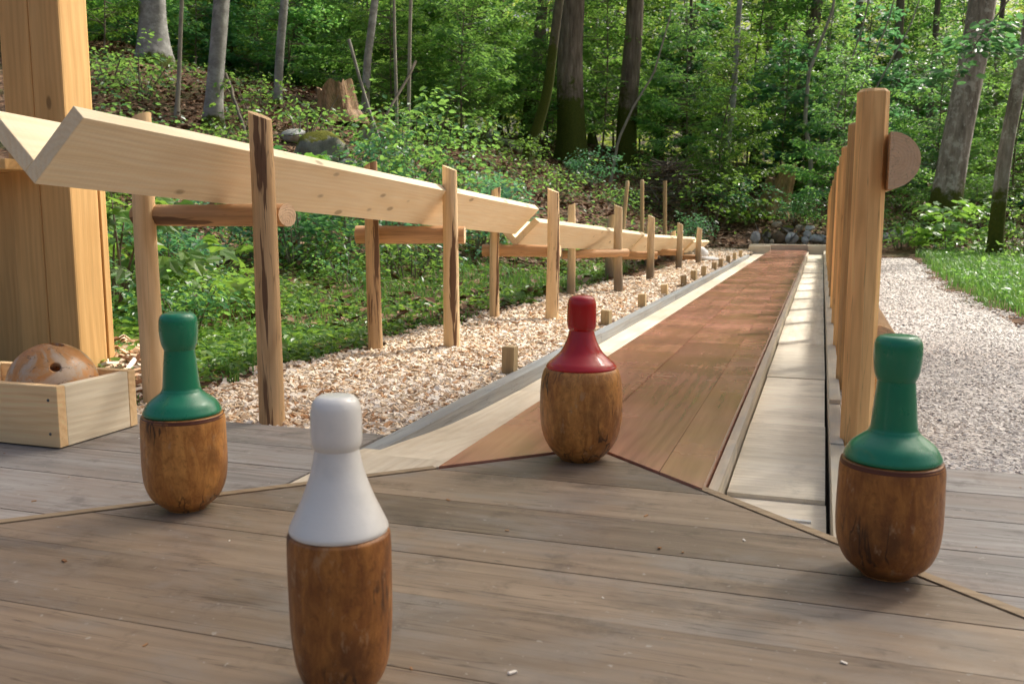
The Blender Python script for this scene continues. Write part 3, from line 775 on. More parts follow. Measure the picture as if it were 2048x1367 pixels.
# --- shrubs
SHR = {
    'dome': lambda r: shrub_parts(r, .95, .85, 46, .07, 95, 'leaf', 'leaf_blue'),
    'lobed': lambda r: shrub_parts(r, .8, .7, 34, .13, 48, 'lobe', 'leaf_bright'),
    'loose': lambda r: shrub_parts(r, 1.2, .9, 42, .075, 70, 'leaf', 'leaf'),
    'small': lambda r: shrub_parts(r, .45, .5, 26, .055, 120, 'leaf', 'leaf'),
}
for key, px, d, sc, lab in (
        ('lobed', 232, 5.6, 1.0, 'leafy maple shrub directly right of the shelter post'), ('dome', 330, 6.6, .8, 'dark rounded shrub between the first pair of chute posts'),
        ('dome', 505, 8.0, .85, 'dark shrub beside the first bark streaked post'),
        ('dome', 600, 7.9, .9, 'broad dark shrub under the long chute plank'), ('loose', 690, 8.4, .9, 'upright leafy shrub left of the second post pair'),
        ('dome', 800, 8.8, .95, 'dark bluish shrub behind the second crossbar'), ('loose', 855, 10.5, 1.0, 'tall loose shrub above the second crossbar'),
        ('dome', 955, 9.8, .9, 'rounded shrub behind the third post pair'), ('lobed', 555, 10.5, 1.0, 'bright green maple shrub beside the first chute post top'),
        ('loose', 755, 12.4, .9, 'bluish shrub behind the mossy boulder'), ('loose', 815, 12.4, 1.35, 'largest shrub around the pair of thin pale stems'), ('loose', 900, 13.0, 1.1, 'shrub right of the thin pale stems'),
        ('dome', 760, 11.5, 1.0, 'low dark shrub in front of the thin pale stems'), ('small', 1000, 14.0, 1.3, 'small fern like shrub below the leaning trunk'),
        ('dome', 985, 12.0, .9, 'dark shrub above the joint of the chute'), ('dome', 1180, 19.0, 1.1, 'shrub at the foot of the thickest oak'), ('loose', 1300, 20.0, 1.1, 'shrub right of the dark mossy trunk'),
        ('loose', 1415, 19.0, 1.3, 'big shrub right of the brush pile'), ('dome', 1470, 19.8, 1.15, 'dark shrub left of the row of rocks'), ('loose', 1455, 21.5, 1.6, 'tall shrub above the brush pile'),
        ('dome', 1385, 17.2, .7, 'low shrub at the end of the chute'), ('lobed', 1490, 19.6, .8, 'broad leaved shrub below the broken stump'),
        ('dome', 1590, 19.7, .75, 'dark shrub behind the rocks and fence'), ('lobed', 1645, 22.3, 1.2, 'shrub behind the fence tops'), ('lobed', 1888, 14.4, 1.15, 'bright shrub at the foot of the lichened oak'),
        ('loose', 2040, 13.6, 1.0, 'shrub right of the speckled trunk'), ('loose', 1790, 18.2, .8, 'low shrub right of the tall fence post'), ('loose', 1960, 17.0, 1.2, 'shaded shrub between lichened oak and speckled trunk'),
        ('loose', 1725, 21.0, 1.4, 'shaded shrub seen between fence post and half log'), ('small', 260, 13.0, 1.6, 'low leafy spray on the litter beside the shelter post'),
        ('small', 300, 16.5, 1.9, 'low spray below the thick grey beech'), ('small', 230, 17.5, 2.0, 'low spray at the top left of the slope'), ('small', 480, 13.0, 1.2, 'small plant right of the pale leaning beech'),
        ('small', 430, 12.3, 1.2, 'small pale flowering plant at the foot of the leaning beech'), ('small', 620, 14.5, 1.5, 'low plant below the torn stump'), ('small', 520, 15.5, 1.6, 'low plant left of the thin grey tree'),
        ('loose', 1040, 17.5, .9, 'shrub in front of the leaning mossy trunk'), ('small', 1110, 16.0, 1.5, 'small plant on the brown slope behind the chute'), ('small', 1230, 17.5, 1.4, 'small plant behind the far posts'),
        ('small', 1800, 15.6, 1.2, 'small plant at the end of the gravel path'), ('dome', 640, 8.8, .75, 'dark shrub below the mossy boulder')):
    put(PROTO, key, 'shrub', SHR[key], px, d, lab, 'shrub', 'shrubs around the lane and slope', sc)

for i in range(26):
    px, d = RNG.uniform(235, 1150), RNG.uniform(3.9, 8.5)
    x, y = along(px, d)
    if x > chip_edge(y) - .9: continue
    put(PROTO, 'small', 'weed_clump', SHR['small'], px, d, 'low leafy weed clump in the grass beneath the ball chute', 'weed', 'weed clumps beneath the chute', RNG.uniform(.45, .95))

# --- leafy branch hanging in front of the lichened oak
x, y = along(1905, 12.6)
br = empty('hanging_branch', (x, y, 2.55), 0, 'hanging leafy branch with large bluish leaves in front of the lichened oak', 'branch')
mb = MB(); nb = 7
crown_mesh(mb, RNG.uniform(-.12, .55, nb), RNG.uniform(0, 6.28, nb), RNG.uniform(.35, .75, nb), RNG.normal(.0, .2, nb), RNG.uniform(.2, .5, nb), 130, .13, 'leaf', .6)
tube(mb, [(-.1, 0, -.1), (.1, .1, .3), (.5, .3, .9), (1.3, .8, 1.9)], [.006, .009, .012, .02], 5, 1)
mb.build('foliage', [M['leaf_blue'], M['twig']], br)

# --- grass, low herbs and litter
def blades(name, x, y, h, w, label):
    n = len(x)
    a = RNG.uniform(0, 6.28, n); lean = RNG.uniform(.1, .75, n) * h
    z = ground(x, y) - .01
    ca, sa = np.cos(a), np.sin(a)
    side = np.stack([-sa, ca, np.zeros(n)], 1) * (w / 2)[:, None]
    base = np.stack([x, y, z], 1)
    mid = base + np.stack([ca * lean * .3, sa * lean * .3, h * .6], 1)
    tip = base + np.stack([ca * lean, sa * lean, h * (1 - .25 * lean / h)], 1)
    V = np.stack([base - side, base + side, mid + side * .8, mid - side * .8, tip], 1).reshape(-1, 3)
    k = (np.arange(n) * 5)[:, None]
    mb = MB()
    mb.add(V, [np.array([[0, 1, 2, 3]]) + k, np.array([[3, 2, 4]]) + k], 0, np.repeat(np.clip(RNG.normal(.5, .22, n), 0, 1), 5), None, False)
    return tag(mb.build(name, M['grass']), label, 'grass', kind='stuff')
def clumpy(x, y, f=2.2, ph=0.):
    return .5 + .5 * np.sin(x * f + 1.7 * np.sin(y * f * .8 + ph)) * np.sin(y * f * 1.1 + 1.3 * np.sin(x * f * .6 + ph))
n = 60000
px = RNG.uniform(190, 1330, n); d = 2.9 + RNG.random(n) ** 1.2 * 9.5
x, y = along(px, d)
k = (x < chip_left(y) - .03 - .12 * RNG.random(n)) & (RNG.random(n) < np.clip(clumpy(x, y, 2.4) * 1.5 - .45, .12, .9) * np.where(chip_edge(y) - x < 1.5, 1., .25)) & (ground(x, y) < .55)
x, y = x[k], y[k]
blades('meadow_grass', x, y, RNG.uniform(.03, .15, len(x)) * (0.3 + clumpy(x, y, 1.7, 2)), RNG.uniform(.004, .009, len(x)), 'long green grass growing between the chip bed and the bank')
n = 42000
y = RNG.uniform(4.0, 16, n); x = path_right(y) + np.abs(RNG.normal(0, 1, n)) * 2.2 + .0
k = RNG.random(n) < .35 + .65 * clumpy(x, y, 2)
x, y = x[k], y[k]
blades('verge_grass', x, y, RNG.uniform(.05, .17, len(x)), RNG.uniform(.005, .011, len(x)), 'green verge of grass right of the gravel path')

def herbs(name, x, y, hmax, leaf, matn, label, shape='leaf'):
    n = len(x)
    z = ground(x, y) + RNG.random(n) ** 1.4 * hmax
    a = RNG.uniform(0, 6.28, n)
    d = np.stack([np.cos(a), np.sin(a), RNG.normal(-.1, .3, n)], 1)
    nn = np.stack([RNG.normal(0, .45, n), RNG.normal(0, .45, n), np.ones(n)], 1)
    s = leaf * RNG.uniform(.5, 1.3, n)
    mb = MB()
    V, Fc = {'leaf': (LEAF_V, LEAF_F), 'lobe': (LOBE_V, LOBE_F)}[shape]
    scatter(mb, V, Fc, np.stack([x, y, z], 1), frames(d, nn), np.stack([s] * 3, 1), np.clip(RNG.normal(.5, .22, n), 0, 1))
    return tag(mb.build(name, M[matn]), label, 'ground cover', kind='stuff')
n = 90000
px = RNG.uniform(180, 1250, n); d = 3.3 + RNG.random(n) ** 1.1 * 9
x, y = along(px, d)
k = (x < chip_left(y) - .1) & (RNG.random(n) < clumpy(x, y, 2.1, 1.) ** 1.3 * 1.3)
x, y = x[k], y[k]
hm = .04 + .32 * clumpy(x, y, 1.5, .5) ** 2 * np.clip((-2.9 - x) * .7, .06, 1)
herbs('ground_herbs', x, y, hm, .045, 'leaf_bright', 'low green herbs covering the ground beneath the ball chute')
n = 14000
y = RNG.uniform(4, 16, n); x = path_right(y) + .1 + np.abs(RNG.normal(0, 1.3, n))
k = RNG.random(n) < np.clip(clumpy(x, y, 2.6, 4.) * 1.5 - .3, 0, 1)
x, y = x[k], y[k]
herbs('verge_herbs', x, y, .09, .05, 'leaf_bright', 'low clover like herbs in the verge right of the gravel path')
n = 30000
px = RNG.uniform(120, 2100, n); d = 10 + RNG.random(n) * 15
x, y = along(px, d)
k = ((x < chip_left(y) - .3) | (y > 18.5) | (x > path_right(y) + .2)) & (RNG.random(n) < np.clip(clumpy(x, y, 1.3, 3.) * 1.5 - .55, 0, 1))
x, y = x[k], y[k]
herbs('slope_herbs', x, y, .28, .075, 'leaf', 'scattered green seedlings on the brown slope')
n = 46000
px = RNG.uniform(100, 2120, n); d = 5 + RNG.random(n) ** .9 * 24
x, y = along(px, d)
k = ((x < chip_left(y) - .05) | (y > 17.9) | (x > path_right(y) + .1) & (y > 14.5)) & ((d > 8.5) | (RNG.random(n) < .5))
x, y, d = x[k], y[k], d[k]
n = len(x)
s = RNG.uniform(.05, .1, n) * (1 + .02 * d)
mb = MB()
scatter(mb, LEAF_V, LEAF_F, np.stack([x, y, ground(x, y) + RNG.uniform(.004, .03, n)], 1), rand_frames(n, .35), np.stack([s] * 3, 1), np.clip(RNG.normal(.5, .24, n), 0, 1))
tag(mb.build('leaf_litter', M['dead']), 'brown dead leaves lying on the forest slope', 'leaf litter', kind='stuff')

# --- rocks, stumps, logs
def moss_rock(name, base, moss):
    t = NT(name)
    co = t.n('TexCoord').outputs[3]
    col = t.ramp(t.noise(co, 6.0, 7.0, 0.7), [(0.3, tuple(c * .5 for c in base)), (0.55, base), (0.75, tuple(min(c * 1.5, .8) for c in base))])
    z = t.n('SeparateXYZ', i_Vector=t.n('NewGeometry').outputs[1]).outputs[2]
    mcol = t.mix(t.noise(co, 25.0, 4.0), (0.07, 0.085, 0.010), (0.26, 0.25, 0.035))
    mm = t.step(t.math('ADD', t.math('MULTIPLY', z, .4), t.noise(co, 3.5, 6.0, 0.7)), 1.05 - moss * .75, 1.15 - moss * .75)
    return t.out(t.mix(mm, col, mcol), 0.85, t.bump(t.noise(co, 12.0, 7.0, 0.75), .7, .03), .2)
M['rock_grey'] = moss_rock('grey_rock', (0.66, 0.665, 0.67), .10)
M['rock_tan'] = moss_rock('tan_rock', (0.55, 0.48, 0.37), .2)
M['rock_moss'] = moss_rock('mossy_rock', (0.30, 0.29, 0.25), .6)
M['rock_brown'] = moss_rock('brown_rock', (0.22, 0.165, 0.11), .25)
M['rock_white'] = moss_rock('white_rock', (0.55, 0.55, 0.54), .1)
def rock(px, d, w, h, matn, label, dz=0.0, group=None, name='rock', deep=None, z=None):
    x, y = along(px, d)
    bm = bmesh.new()
    for i in range(34):
        v = Vector((random.gauss(0, 1), random.gauss(0, 1), random.gauss(0, 1))).normalized()
        k = random.uniform(.85, 1.08)
        bm.verts.new((v.x * w / 2 * k, v.y * (deep or w * .8) / 2 * k, v.z * h / 2 * k + h * .42))
    r = bmesh.ops.convex_hull(bm, input=bm.verts)
    bmesh.ops.delete(bm, geom=[g for g in r['geom_interior'] if isinstance(g, bmesh.types.BMVert)], context='VERTS')
    bmesh.ops.bevel(bm, geom=bm.edges[:], offset=min(w, h) * .06, segments=2, affect='EDGES', profile=.5)
    me = bpy.data.meshes.new(name); bm.to_mesh(me); bm.free()
    for p in me.polygons: p.use_smooth = True
    me.materials.append(M[matn])
    o = bpy.data.objects.new(name, me); COL.objects.link(o)
    o.location = (x, y, (float(ground(x, y)) if z is None else z) + dz)
    o.rotation_euler = (0, 0, random.uniform(-.5, .5))
    return tag(o, label, 'rock', group)
RG = 'rocks heaped behind the end of the lane'
for px, d, w, h, mt, lab, dz in ((1508, 18.0, .20, .25, 'rock_grey', 'pale upright rock at the left end of the heap', 0), (1530, 18.1, .24, .30, 'rock_moss', 'greenish tilted rock second from the left in the heap', 0),
        (1553, 18.0, .28, .24, 'rock_brown', 'dark brown rock in the middle of the heap', 0), (1580, 17.95, .28, .24, 'rock_grey', 'whitish round rock right of the dark brown rock', 0),
        (1607, 17.9, .17, .15, 'rock_grey', 'small pale rock low in the heap', 0), (1628, 18.0, .26, .19, 'rock_grey', 'grey rock near the fence, low in the heap', 0), (1642, 18.0, .19, .18, 'rock_grey', 'pale rock closest to the fence', 0),
        (1549, 18.4, .24, .13, 'rock_tan', 'flat yellowish rock on top of the dark brown rock', .26), (1570, 18.5, .28, .15, 'rock_moss', 'moss covered rock at the back of the heap', .18),
        (1595, 18.3, .19, .13, 'rock_tan', 'tan rock on top of the whitish round rock', .2), (1615, 18.3, .22, .12, 'rock_grey', 'flat grey rock lying across the top right of the heap', .2), (1611, 18.1, .18, .14, 'rock_grey', 'grey rock tucked under the flat one', .1), (1541, 17.8, .1, .1, 'rock_tan', 'smallest tan stone at the foot of the dark brown rock', 0)):
    rock(px, d - .35, w * 1.02, h * 1.12, mt, lab, dz * 1.2, RG, z=0.07)
rock(646, 12.8, .85, .55, 'rock_moss', 'big mossy boulder above the long chute plank', -.05, name='boulder')
rock(600, 14.2, .5, .22, 'rock_white', 'white stone in the litter left of the torn stump')
rock(655, 12.6, .45, .2, 'rock_white', 'white stone below the torn stump')
rock(690, 12.8, .5, .2, 'rock_white', 'white stone right of the mossy boulder')
rock(770, 15.2, .9, .6, 'rock_moss', 'mossy boulder at the foot of the slim curved trunk', -.1, name='boulder')
rock(1125, 13.0, .22, .16, 'rock_grey', 'grey stone behind the third post pair')
rock(1792, 17.2, .38, .16, 'rock_white', 'long white stone in the shade right of the fence post')
rock(1765, 17.0, .25, .18, 'rock_white', 'small white stone in the shade beside the fence post')
rock(1392, 13.6, .4, .24, 'rock_grey', 'dark grey stone under the end of the chute', z=-.03)
rock(1370, 13.2, .3, .18, 'rock_tan', 'tan stone under the end of the chute', z=-.03)
rock(1415, 12.9, .35, .08, 'rock_grey', 'flat grey slab beside the last chute post', z=-.03)
rock(1290, 14.5, 1.1, .3, 'rock_white', 'low pale boulder behind the sixth chute post', z=-.05)

def stump(px, d, r, h, label, lean=0.0, ph=2.2):
    x, y = along(px, d)
    z0 = float(ground(x, y))
    mb = MB()
    n = 44; th = np.arange(n) / n * 2 * math.pi
    jag = h * (.76 + .22 * np.sin(th * 1.0 + ph) + .08 * np.sin(5 * th + ph) + RNG.uniform(-.06, .06, n))
    rows = []
    for s, rr in ((-.15, 1.5), (0.02, 1.35), (.2, 1.1), (.45, 1.0), (.75, .95), (1.0, .9)):
        w = 1 + .09 * np.sin(th * 7 + s) + RNG.uniform(-.03, .03, n)
        rows.append(np.stack([r * rr * w * np.cos(th) + lean * max(s, 0) * h, r * rr * w * np.sin(th), np.where(s > 0, jag * s, s * h)], 1))
    for s, rr in ((.95, .72), (.4, .5), (.25, .05)):
        rows.append(np.stack([r * rr * np.cos(th) + lean * s * h, r * rr * np.sin(th), jag * s], 1))
    V = np.concatenate(rows)
    q = [[k * n + i, k * n + (i + 1) % n, (k + 1) * n + (i + 1) % n, (k + 1) * n + i] for k in range(len(rows) - 1) for i in range(n)]
    mb.add(V, np.array(q), 0, .5, V[:, [2, 0, 1]], False)
    o = mb.build('tree_stump', M['stump'], None, (x, y, z0))
    return tag(o, label, 'stump')
M['stump'] = wood('rotten_wood', (0.54, 0.34, 0.19), (0.27, 0.145, 0.07), 20, .8, .4, blotch=(0.10, 0.11, 0.03), blotch_amt=.6, blotch_scale=4, cracks=.6)
stump(688, 16.6, .33, .66, 'torn orange brown stump on the slope behind the chute', -.12)
stump(1534, 20.6, .34, 1.05, 'broken pale stump with spread roots behind the lane end', .22)
def fallen(name, a, b, r, matn, label, cat='log', sag=0.0):
    p0 = np.array([*along(*a[:2]), 0.]); p1 = np.array([*along(*b[:2]), 0.])
    p0[2] = ground(p0[0], p0[1]) + a[2]; p1[2] = ground(p1[0], p1[1]) + b[2]
    mb = MB()
    S = np.linspace(0, 1, 9)[:, None]
    P = p0 + (p1 - p0) * S + np.array([0, 0, 1]) * np.sin(S * math.pi) * sag + RNG.normal(0, r * .25, (9, 3))
    tube(mb, P, np.linspace(r, r * .7, 9), 9, 0, .05)
    return tag(mb.build(name, M[matn]), label, cat)
fallen('fallen_log', (975, 22, .1), (1045, 21.2, .05), .11, 'palestem', 'pale fallen log left of the leaning mossy trunk')
fallen('fallen_branch', (275, 14.2, .04), (345, 13.4, .04), .05, 'beech', 'white fallen branch in the litter left of the leaning beech', 'branch')
fallen('fallen_branch', (175, 15.2, .05), (228, 15.0, .05), .055, 'beech', 'white fallen branch beside the shelter post', 'branch')
fallen('fallen_branch', (660, 13.4, .05), (745, 12.4, .05), .06, 'palestem', 'pale fallen branch below the torn stump', 'branch')
fallen('dead_stick', (708, 12.9, 1.75), (790, 12.4, .1), .022, 'palestem', 'bare stick leaning left to right, crossing another behind the chute', 'branch')
fallen('dead_stick', (838, 13.3, 1.7), (705, 12.2, .05), .02, 'twig', 'bare stick leaning right to left, crossing another behind the chute', 'branch')
fallen('dead_stick', (468, 15.1, .8), (505, 14.3, .05), .03, 'twig', 'dark dead stick leaning by the pale leaning beech', 'branch')
x0, y0 = along(1335, 19.6)
mb = MB()
for i in range(85):
    a = RNG.uniform(0, 6.28); L = RNG.uniform(.5, 1.5); hc = RNG.random() ** .8 * 1.0
    rr = (1 - hc) * .8
    c = np.array([RNG.normal(0, .35) * rr * 1.6, RNG.normal(0, .3) * rr, hc + .05])
    dv = np.array([math.cos(a), math.sin(a) * .6, RNG.normal(0, .28)]) * L / 2
    tube(mb, [c - dv, c + RNG.normal(0, .04, 3), c + dv], [.017, .014, .006], 5, 0, 0, RNG.random())
tag(mb.build('brush_pile', M['twig'], None, (x0, y0, float(ground(x0, y0)))), 'heap of dry grey twigs piled on the slope behind the thin poles', 'brush pile')
mb = MB()     # twigs on the ground behind the shelter post
n = 420
px = RNG.uniform(205, 330, n); d = RNG.uniform(3.2, 4.3, n)
x, y = along(px, d)
s = RNG.uniform(.03, .14, n)
scatter(mb, BOX_V, BOX_F, np.stack([x, y, ground(x, y) + RNG.uniform(.005, .05, n)], 1), rand_frames(n, .3), np.stack([s, s * RNG.uniform(.06, .3, n), s * .08], 1), np.clip(RNG.normal(.35, .25, n), 0, 1))
tag(mb.build('bark_debris', M['chip']), 'grey bark scraps and twigs on the ground behind the ball box', 'debris', kind='stuff')

# ------------------------------------------------------------------ decks
EL = (0.97, -1.0, -2.795)      # left edge:  y <= 2.795 + .97 x   ->  -.97x + y <= 2.795
def inside(p, sh=0.0):
    p = clip(p, -.97, 1, 2.795 + sh * 1.393)
    return clip(p, .93, 1, 1.78 + sh * 1.366)
mb = MB()
edges = [-1.2]
for e in (-.9, -.66, -.42, -.17, .07, .30, .53, .78, 1.035, 1.262, 1.43, 1.565, 1.735, 1.95, 2.15, 2.4):
    edges.append(e)
for a, b in zip(edges, edges[1:]):
    tl = RNG.normal(0, .003)
    poly = inside([(-2.3, a + .0012 + .02), (1.6, a + .0012 + tl + .02), (1.6, b - .0012 + tl + .02), (-2.3, b - .0012 + .02)])
    plank(mb, poly, -.04, 0.0, 'x')
pin_deck = tag(mb.build('pin_deck', M['pindeck']), kind='structure')
mb = MB()
for sgn, a, b in ((-1, -2.1, -.85), (1, -.245, 1.5)):
    f = (lambda x: 2.795 + .97 * x) if sgn < 0 else (lambda x: 1.78 - .93 * x)
    w = .026
    nx, ny = (-.97, 1) if sgn < 0 else (.93, 1)
    l = math.hypot(nx, ny)
    ox, oy = nx / l * .003, ny / l * .003
    wx, wy = nx / l * w, ny / l * w
    poly = [(a + ox, f(a) + oy), (b + ox, f(b) + oy), (b + wx, f(b) + wy), (a + wx, f(a) + wy)]
    plank(mb, poly, -.05, .0025, 'x')
tag(mb.build('deck_trim', M['trim'], pin_deck), None, None)
mb = MB()
def outside(p, left):
    return clip(p, .97, -1, -2.795 - .036) if left else clip(p, -.93, -1, -1.78 - .036)
el = [1.0, 1.2, 1.42, 1.665, 1.88, 2.06, 2.265]
for a, b in zip(el, el[1:]):
    for x0, x1 in ((-4.2, -2.62), (-2.617, -1.135)):
        p = outside([(x0, a + .002), (x1, a + .002), (x1, b - .002), (x0, b - .002)], True)
        plank(mb, p, -.045, -.004, 'x')
er = [.6, .82, 1.02, 1.2, 1.40, 1.59, 1.785, 1.985, 2.182, 2.385]
for a, b in zip(er, er[1:]):
    p = outside([(.085, a + .002), (3.3, a + .002), (3.3, b - .002), (.085, b - .002)], False)
    plank(mb, p, -.045, -.004, 'x')
tag(mb.build('deck_floor', M['deck']), kind='structure')
# loose splinters and crumbs
n = 90
x = RNG.uniform(-2.2, 1.2, n); y = RNG.uniform(.8, 2.35, n)
k = ~((x > -1.15) & (x < .09) & (y > 2.795 + .97 * x - .05)) & ~((x > -1.15) & (x < .09) & (y > 1.78 - .93 * x - .05))
x, y = x[k], y[k]; n = len(x)
s = RNG.uniform(.003, .014, n) ** 1.5 * 9
mb = MB()
scatter(mb, BOX_V, BOX_F, np.stack([x, y, .001 + s * .08], 1), rand_frames(n, .12), np.stack([s, s * .4, s * .16], 1), np.where(RNG.random(n) < .3, RNG.uniform(.6, 1, n), RNG.uniform(0, .3, n)))
tag(mb.build('splinters', M['chip']), 'tiny wood splinters scattered on the planks', 'debris', kind='stuff')

# ------------------------------------------------------------------ lane
lane = empty('bowling_lane', (-.54, 2.3, 0), 0, 'long brown hardwood bowling lane with pale side boards and grey rails', 'bowling lane')
def lane_part(name, mb, m):
    o = mb.build(name, m)
    o.parent = lane
    o.matrix_parent_inverse = Matrix.Translation((.54, -2.3, 0))
    return o
def cut(x0, x1, y0, y1, gap=.004):
    p = [(x0, y0), (x1, y0), (x1, y1), (x0, y1)]
    # remove the pin deck's corner: two pieces left and right of its tip
    out = []
    for q in ([(max(x0, -9), y0), (min(x1, -.534), y0), (min(x1, -.534), y1), (x0, y1)] if x0 < -.534 else None, [(max(x0, -.534), y0), (x1, y0), (x1, y1), (max(x0, -.534), y1)] if x1 > -.534 else None):
        if q: out.append(q)
    res = []
    for q in out:
        if q[0][0] < -.5341: r = clip(q, .97, -1, -2.795 - gap * 1.39)
        else: r = clip(q, -.93, -1, -1.78 - gap * 1.37)
        if len(r) > 2: res.append(r)
    if len(res) == 2:       # join the halves: tip lies inside this board
        a = [v for v in res[0]]; b = [v for v in res[1]]
        tipy = 2.795 + .97 * -.534 + gap * 1.39
        return [(x0, y1)] + [v for v in sorted([v for v in a if v[1] < y1 - 1e-6], key=lambda v: v[0])] + [v for v in sorted([v for v in b if v[1] < y1 - 1e-6 and v[0] > -.533], key=lambda v: v[0])] + [(x1, y1)]
    return res[0] if res else []
for x0, x1 in ((-.847, -.587), (-.584, -.338), (-.3365, -.226)):
    mb = MB()
    p = cut(x0, x1, 1.7, 4.8 if x0 > -.6 else 7.4)
    plank(mb, p, -.09, .006, 'y')
    ye = [4.8, 10.2, 17.02] if x0 > -.6 else [7.4, 12.6, 17.02]
    for a, b in zip(ye, ye[1:]):
        plank(mb, [(x0, a + .0015), (x1, a + .0015), (x1, b), (x0, b)], -.09, .006, 'y')
    lane_part('lane_board', mb, M['lane'])
mb = MB()
p = clip([(-1.125, 1.5), (-.85, 1.5), (-.85, 2.06), (-1.125, 2.06)], .97, -1, -2.795 - .040)
plank(mb, p, -.08, -.003, 'y', .35)
ramp = [(2.063, -.004), (2.25, -.018), (2.45, -.035), (2.62, -.046), (2.9, -.056), (3.3, -.0635)]
V = np.array([(x, y, z) for y, z in ramp for x in (-1.125, -.85)])
mb.add(V, np.array([[2 * k, 2 * k + 1, 2 * k + 3, 2 * k + 2] for k in range(len(ramp) - 1)]), 0, .55, V[:, [1, 0, 2]] + (.7, .98, .09))
for a, b in zip([3.3, 4.4, 5.9, 7.8, 9.7, 11.5, 13.4], [4.4, 5.9, 7.8, 9.7, 11.5, 13.4, 15.3]):
    plank(mb, [(-1.125, a + .003), (-.85, a + .003), (-.85, b), (-1.125, b)], -.10, -.064 - RNG.random() * .003, 'y')
plank(mb, [(-1.125, 15.303), (-.85, 15.303), (-.85, 16.9), (-1.125, 16.9)], -.10, -.065, 'y')
lane_part('side_board', mb, M['pale'])
# kerb beside the hardwood, gutter boards, grey rails
mb = MB()
for a, b in zip([1.7, 2.58, 5.1, 7.9, 10.6, 13.4], [2.58, 5.1, 7.9, 10.6, 13.4, 16.88]):
    p = [(-.221, a + .002), (-.197 + .0, a + .002), (-.197, b), (-.221, b)]
    p = [(-.222, a + .002), (-.199, a + .002), (-.199, b), (-.222, b)]
    if a < 2.5: p = clip(p, -.93, -1, -1.78 - .04)
    plank(mb, p, -.12, -.016 - RNG.random() * .006, 'y')
M['kerb'] = wood('kerb_timber', (0.62, 0.55, 0.43), (0.42, 0.36, 0.27), 14, 0.5, 0.3, blotch=(0.40, 0.40, 0.38), blotch_amt=0.5)
lane_part('kerb', mb, M['kerb'])
mb = MB()
z = -.067
for a, b in zip([1.5, 2.235, 3.05, 3.95, 5.0, 6.4, 7.9, 9.6, 11.4, 13.2, 15.0], [2.232, 3.048, 3.947, 4.997, 6.397, 7.897, 9.597, 11.397, 13.197, 14.997, 16.88]):
    zz = z + RNG.normal(0, .003) - (.012 if a < 2 else 0)
    p = [(-.193, a), (.037 + RNG.normal(0, .002), a), (.037, b), (-.193 + RNG.normal(0, .002), b)]
    if a < 2: p = clip(p, -.93, -1, -1.78 - .045)
    plank(mb, p, zz - .03, zz, 'x' if a < 4.9 else 'y')
gut = lane_part('gutter_board', mb, M['gutter'])
t = NT('white_paint_line'); M['line'] = t.out((0.72, 0.72, 0.70), .7)
mb = MB()
plank(mb, [(-.155, 2.09), (.005, 2.085), (.005, 2.095), (-.155, 2.1)], -.0795, -.0765 + .002, 'x')
o = lane_part('paint_line', mb, M['line']); 
def rail_box(mb, x0, x1, segs, z0, z1):
    for a, b in segs:
        board(mb, ((x0 + x1) / 2, (a + b) / 2, (z0 + z1) / 2 + RNG.normal(0, .0015)), (0, 1, 0), (1, 0, 0), (0, 0, 1), (b - a - .003, x1 - x0, z1 - z0), .002)
mb = MB()
rail_box(mb, -1.133, -1.078, [(2.03, 4.7), (4.7, 7.3), (7.3, 10.0), (10.0, 12.6), (12.6, 15.2)], -.12, -.010)
lane_part('side_rail', mb, M['rail'])
mb = MB()
p = clip([(.046, 1.5), (.082, 1.5), (.082, 2.55), (.046, 2.55)], -.93, -1, -1.78 - .03)
plank(mb, p, -.14, -.006, 'y')
rail_box(mb, .046, .080, [(2.552, 3.1)], -.14, .0)
rail_box(mb, .046, .082, [(3.1, 4.0), (4.0, 5.6), (5.6, 8.4)], -.14, .012)
rail_box(mb, .044, .080, [(8.4, 12.2), (12.2, 16.88)], -.14, .004)
lane_part('side_rail', mb, M['kerb'])
mb = MB()
for x0, x1 in ((-1.22, -.852), (-.222, .08)):
    board(mb, ((x0 + x1) / 2, 16.97, -.02), (1, 0, 0), (0, 1, 0), (0, 0, 1), (x1 - x0, .16, .2), .004)
board(mb, (-.57, 17.19, -.01), (1, 0, 0), (0, 1, 0), (0, 0, 1), (1.3, .27, .215), .004)
lane_part('end_beam', mb, M['pale'])
# dark soil under the gutter
mb = MB()
mb.add([(-1.2, 1.4, -.13), (.2, 1.4, -.13), (.2, 17.3, -.13), (-1.2, 17.3, -.13)], np.array([[0, 1, 2, 3]]))
t = NT('dark_soil'); M['soil'] = t.out(t.ramp(t.noise(t.n('TexCoord').outputs[3], 20.0), [(0.3, (.015, .012, .01)), (.7, (.05, .04, .03))]), .95)
tag(mb.build('lane_soil', M['soil']), kind='structure')

# stakes beside the left rail
ORD = ['nearest', 'second', 'third', 'fourth', 'fifth', 'sixth', 'seventh', 'eighth', 'ninth', 'tenth', 'eleventh', 'farthest']
for i, (y, h) in enumerate(((3.36, .125), (5.08, .10), (6.17, .105), (7.17, .10), (8.16, .11), (8.85, .115), (9.65, .115), (10.6, .11), (11.35, .115), (12.2, .12), (13.2, .12), (14.2, .12))):
    mb = MB()
    r = empty('stake', (-1.162 + RNG.normal(0, .004), y, 0), 0)
    h -= .036
    board(mb, (0, 0, h / 2 - .1), (0, 0, 1), (1, 0, 0), (0, 1, 0), (h + .2, .052, .05), .003)
    o = mb.build('wooden_stake', M['stake'], None, (-1.158 + RNG.normal(0, .003), y * 1.018, 0))
    o.rotation_euler = (RNG.normal(0, .02), RNG.normal(0, .02), RNG.normal(0, .12))
    bpy.data.objects.remove(r)
    tag(o, ORD[i] + ' short wooden stake from the deck, beside the left grey rail', 'stake', 'short stakes along the left rail')

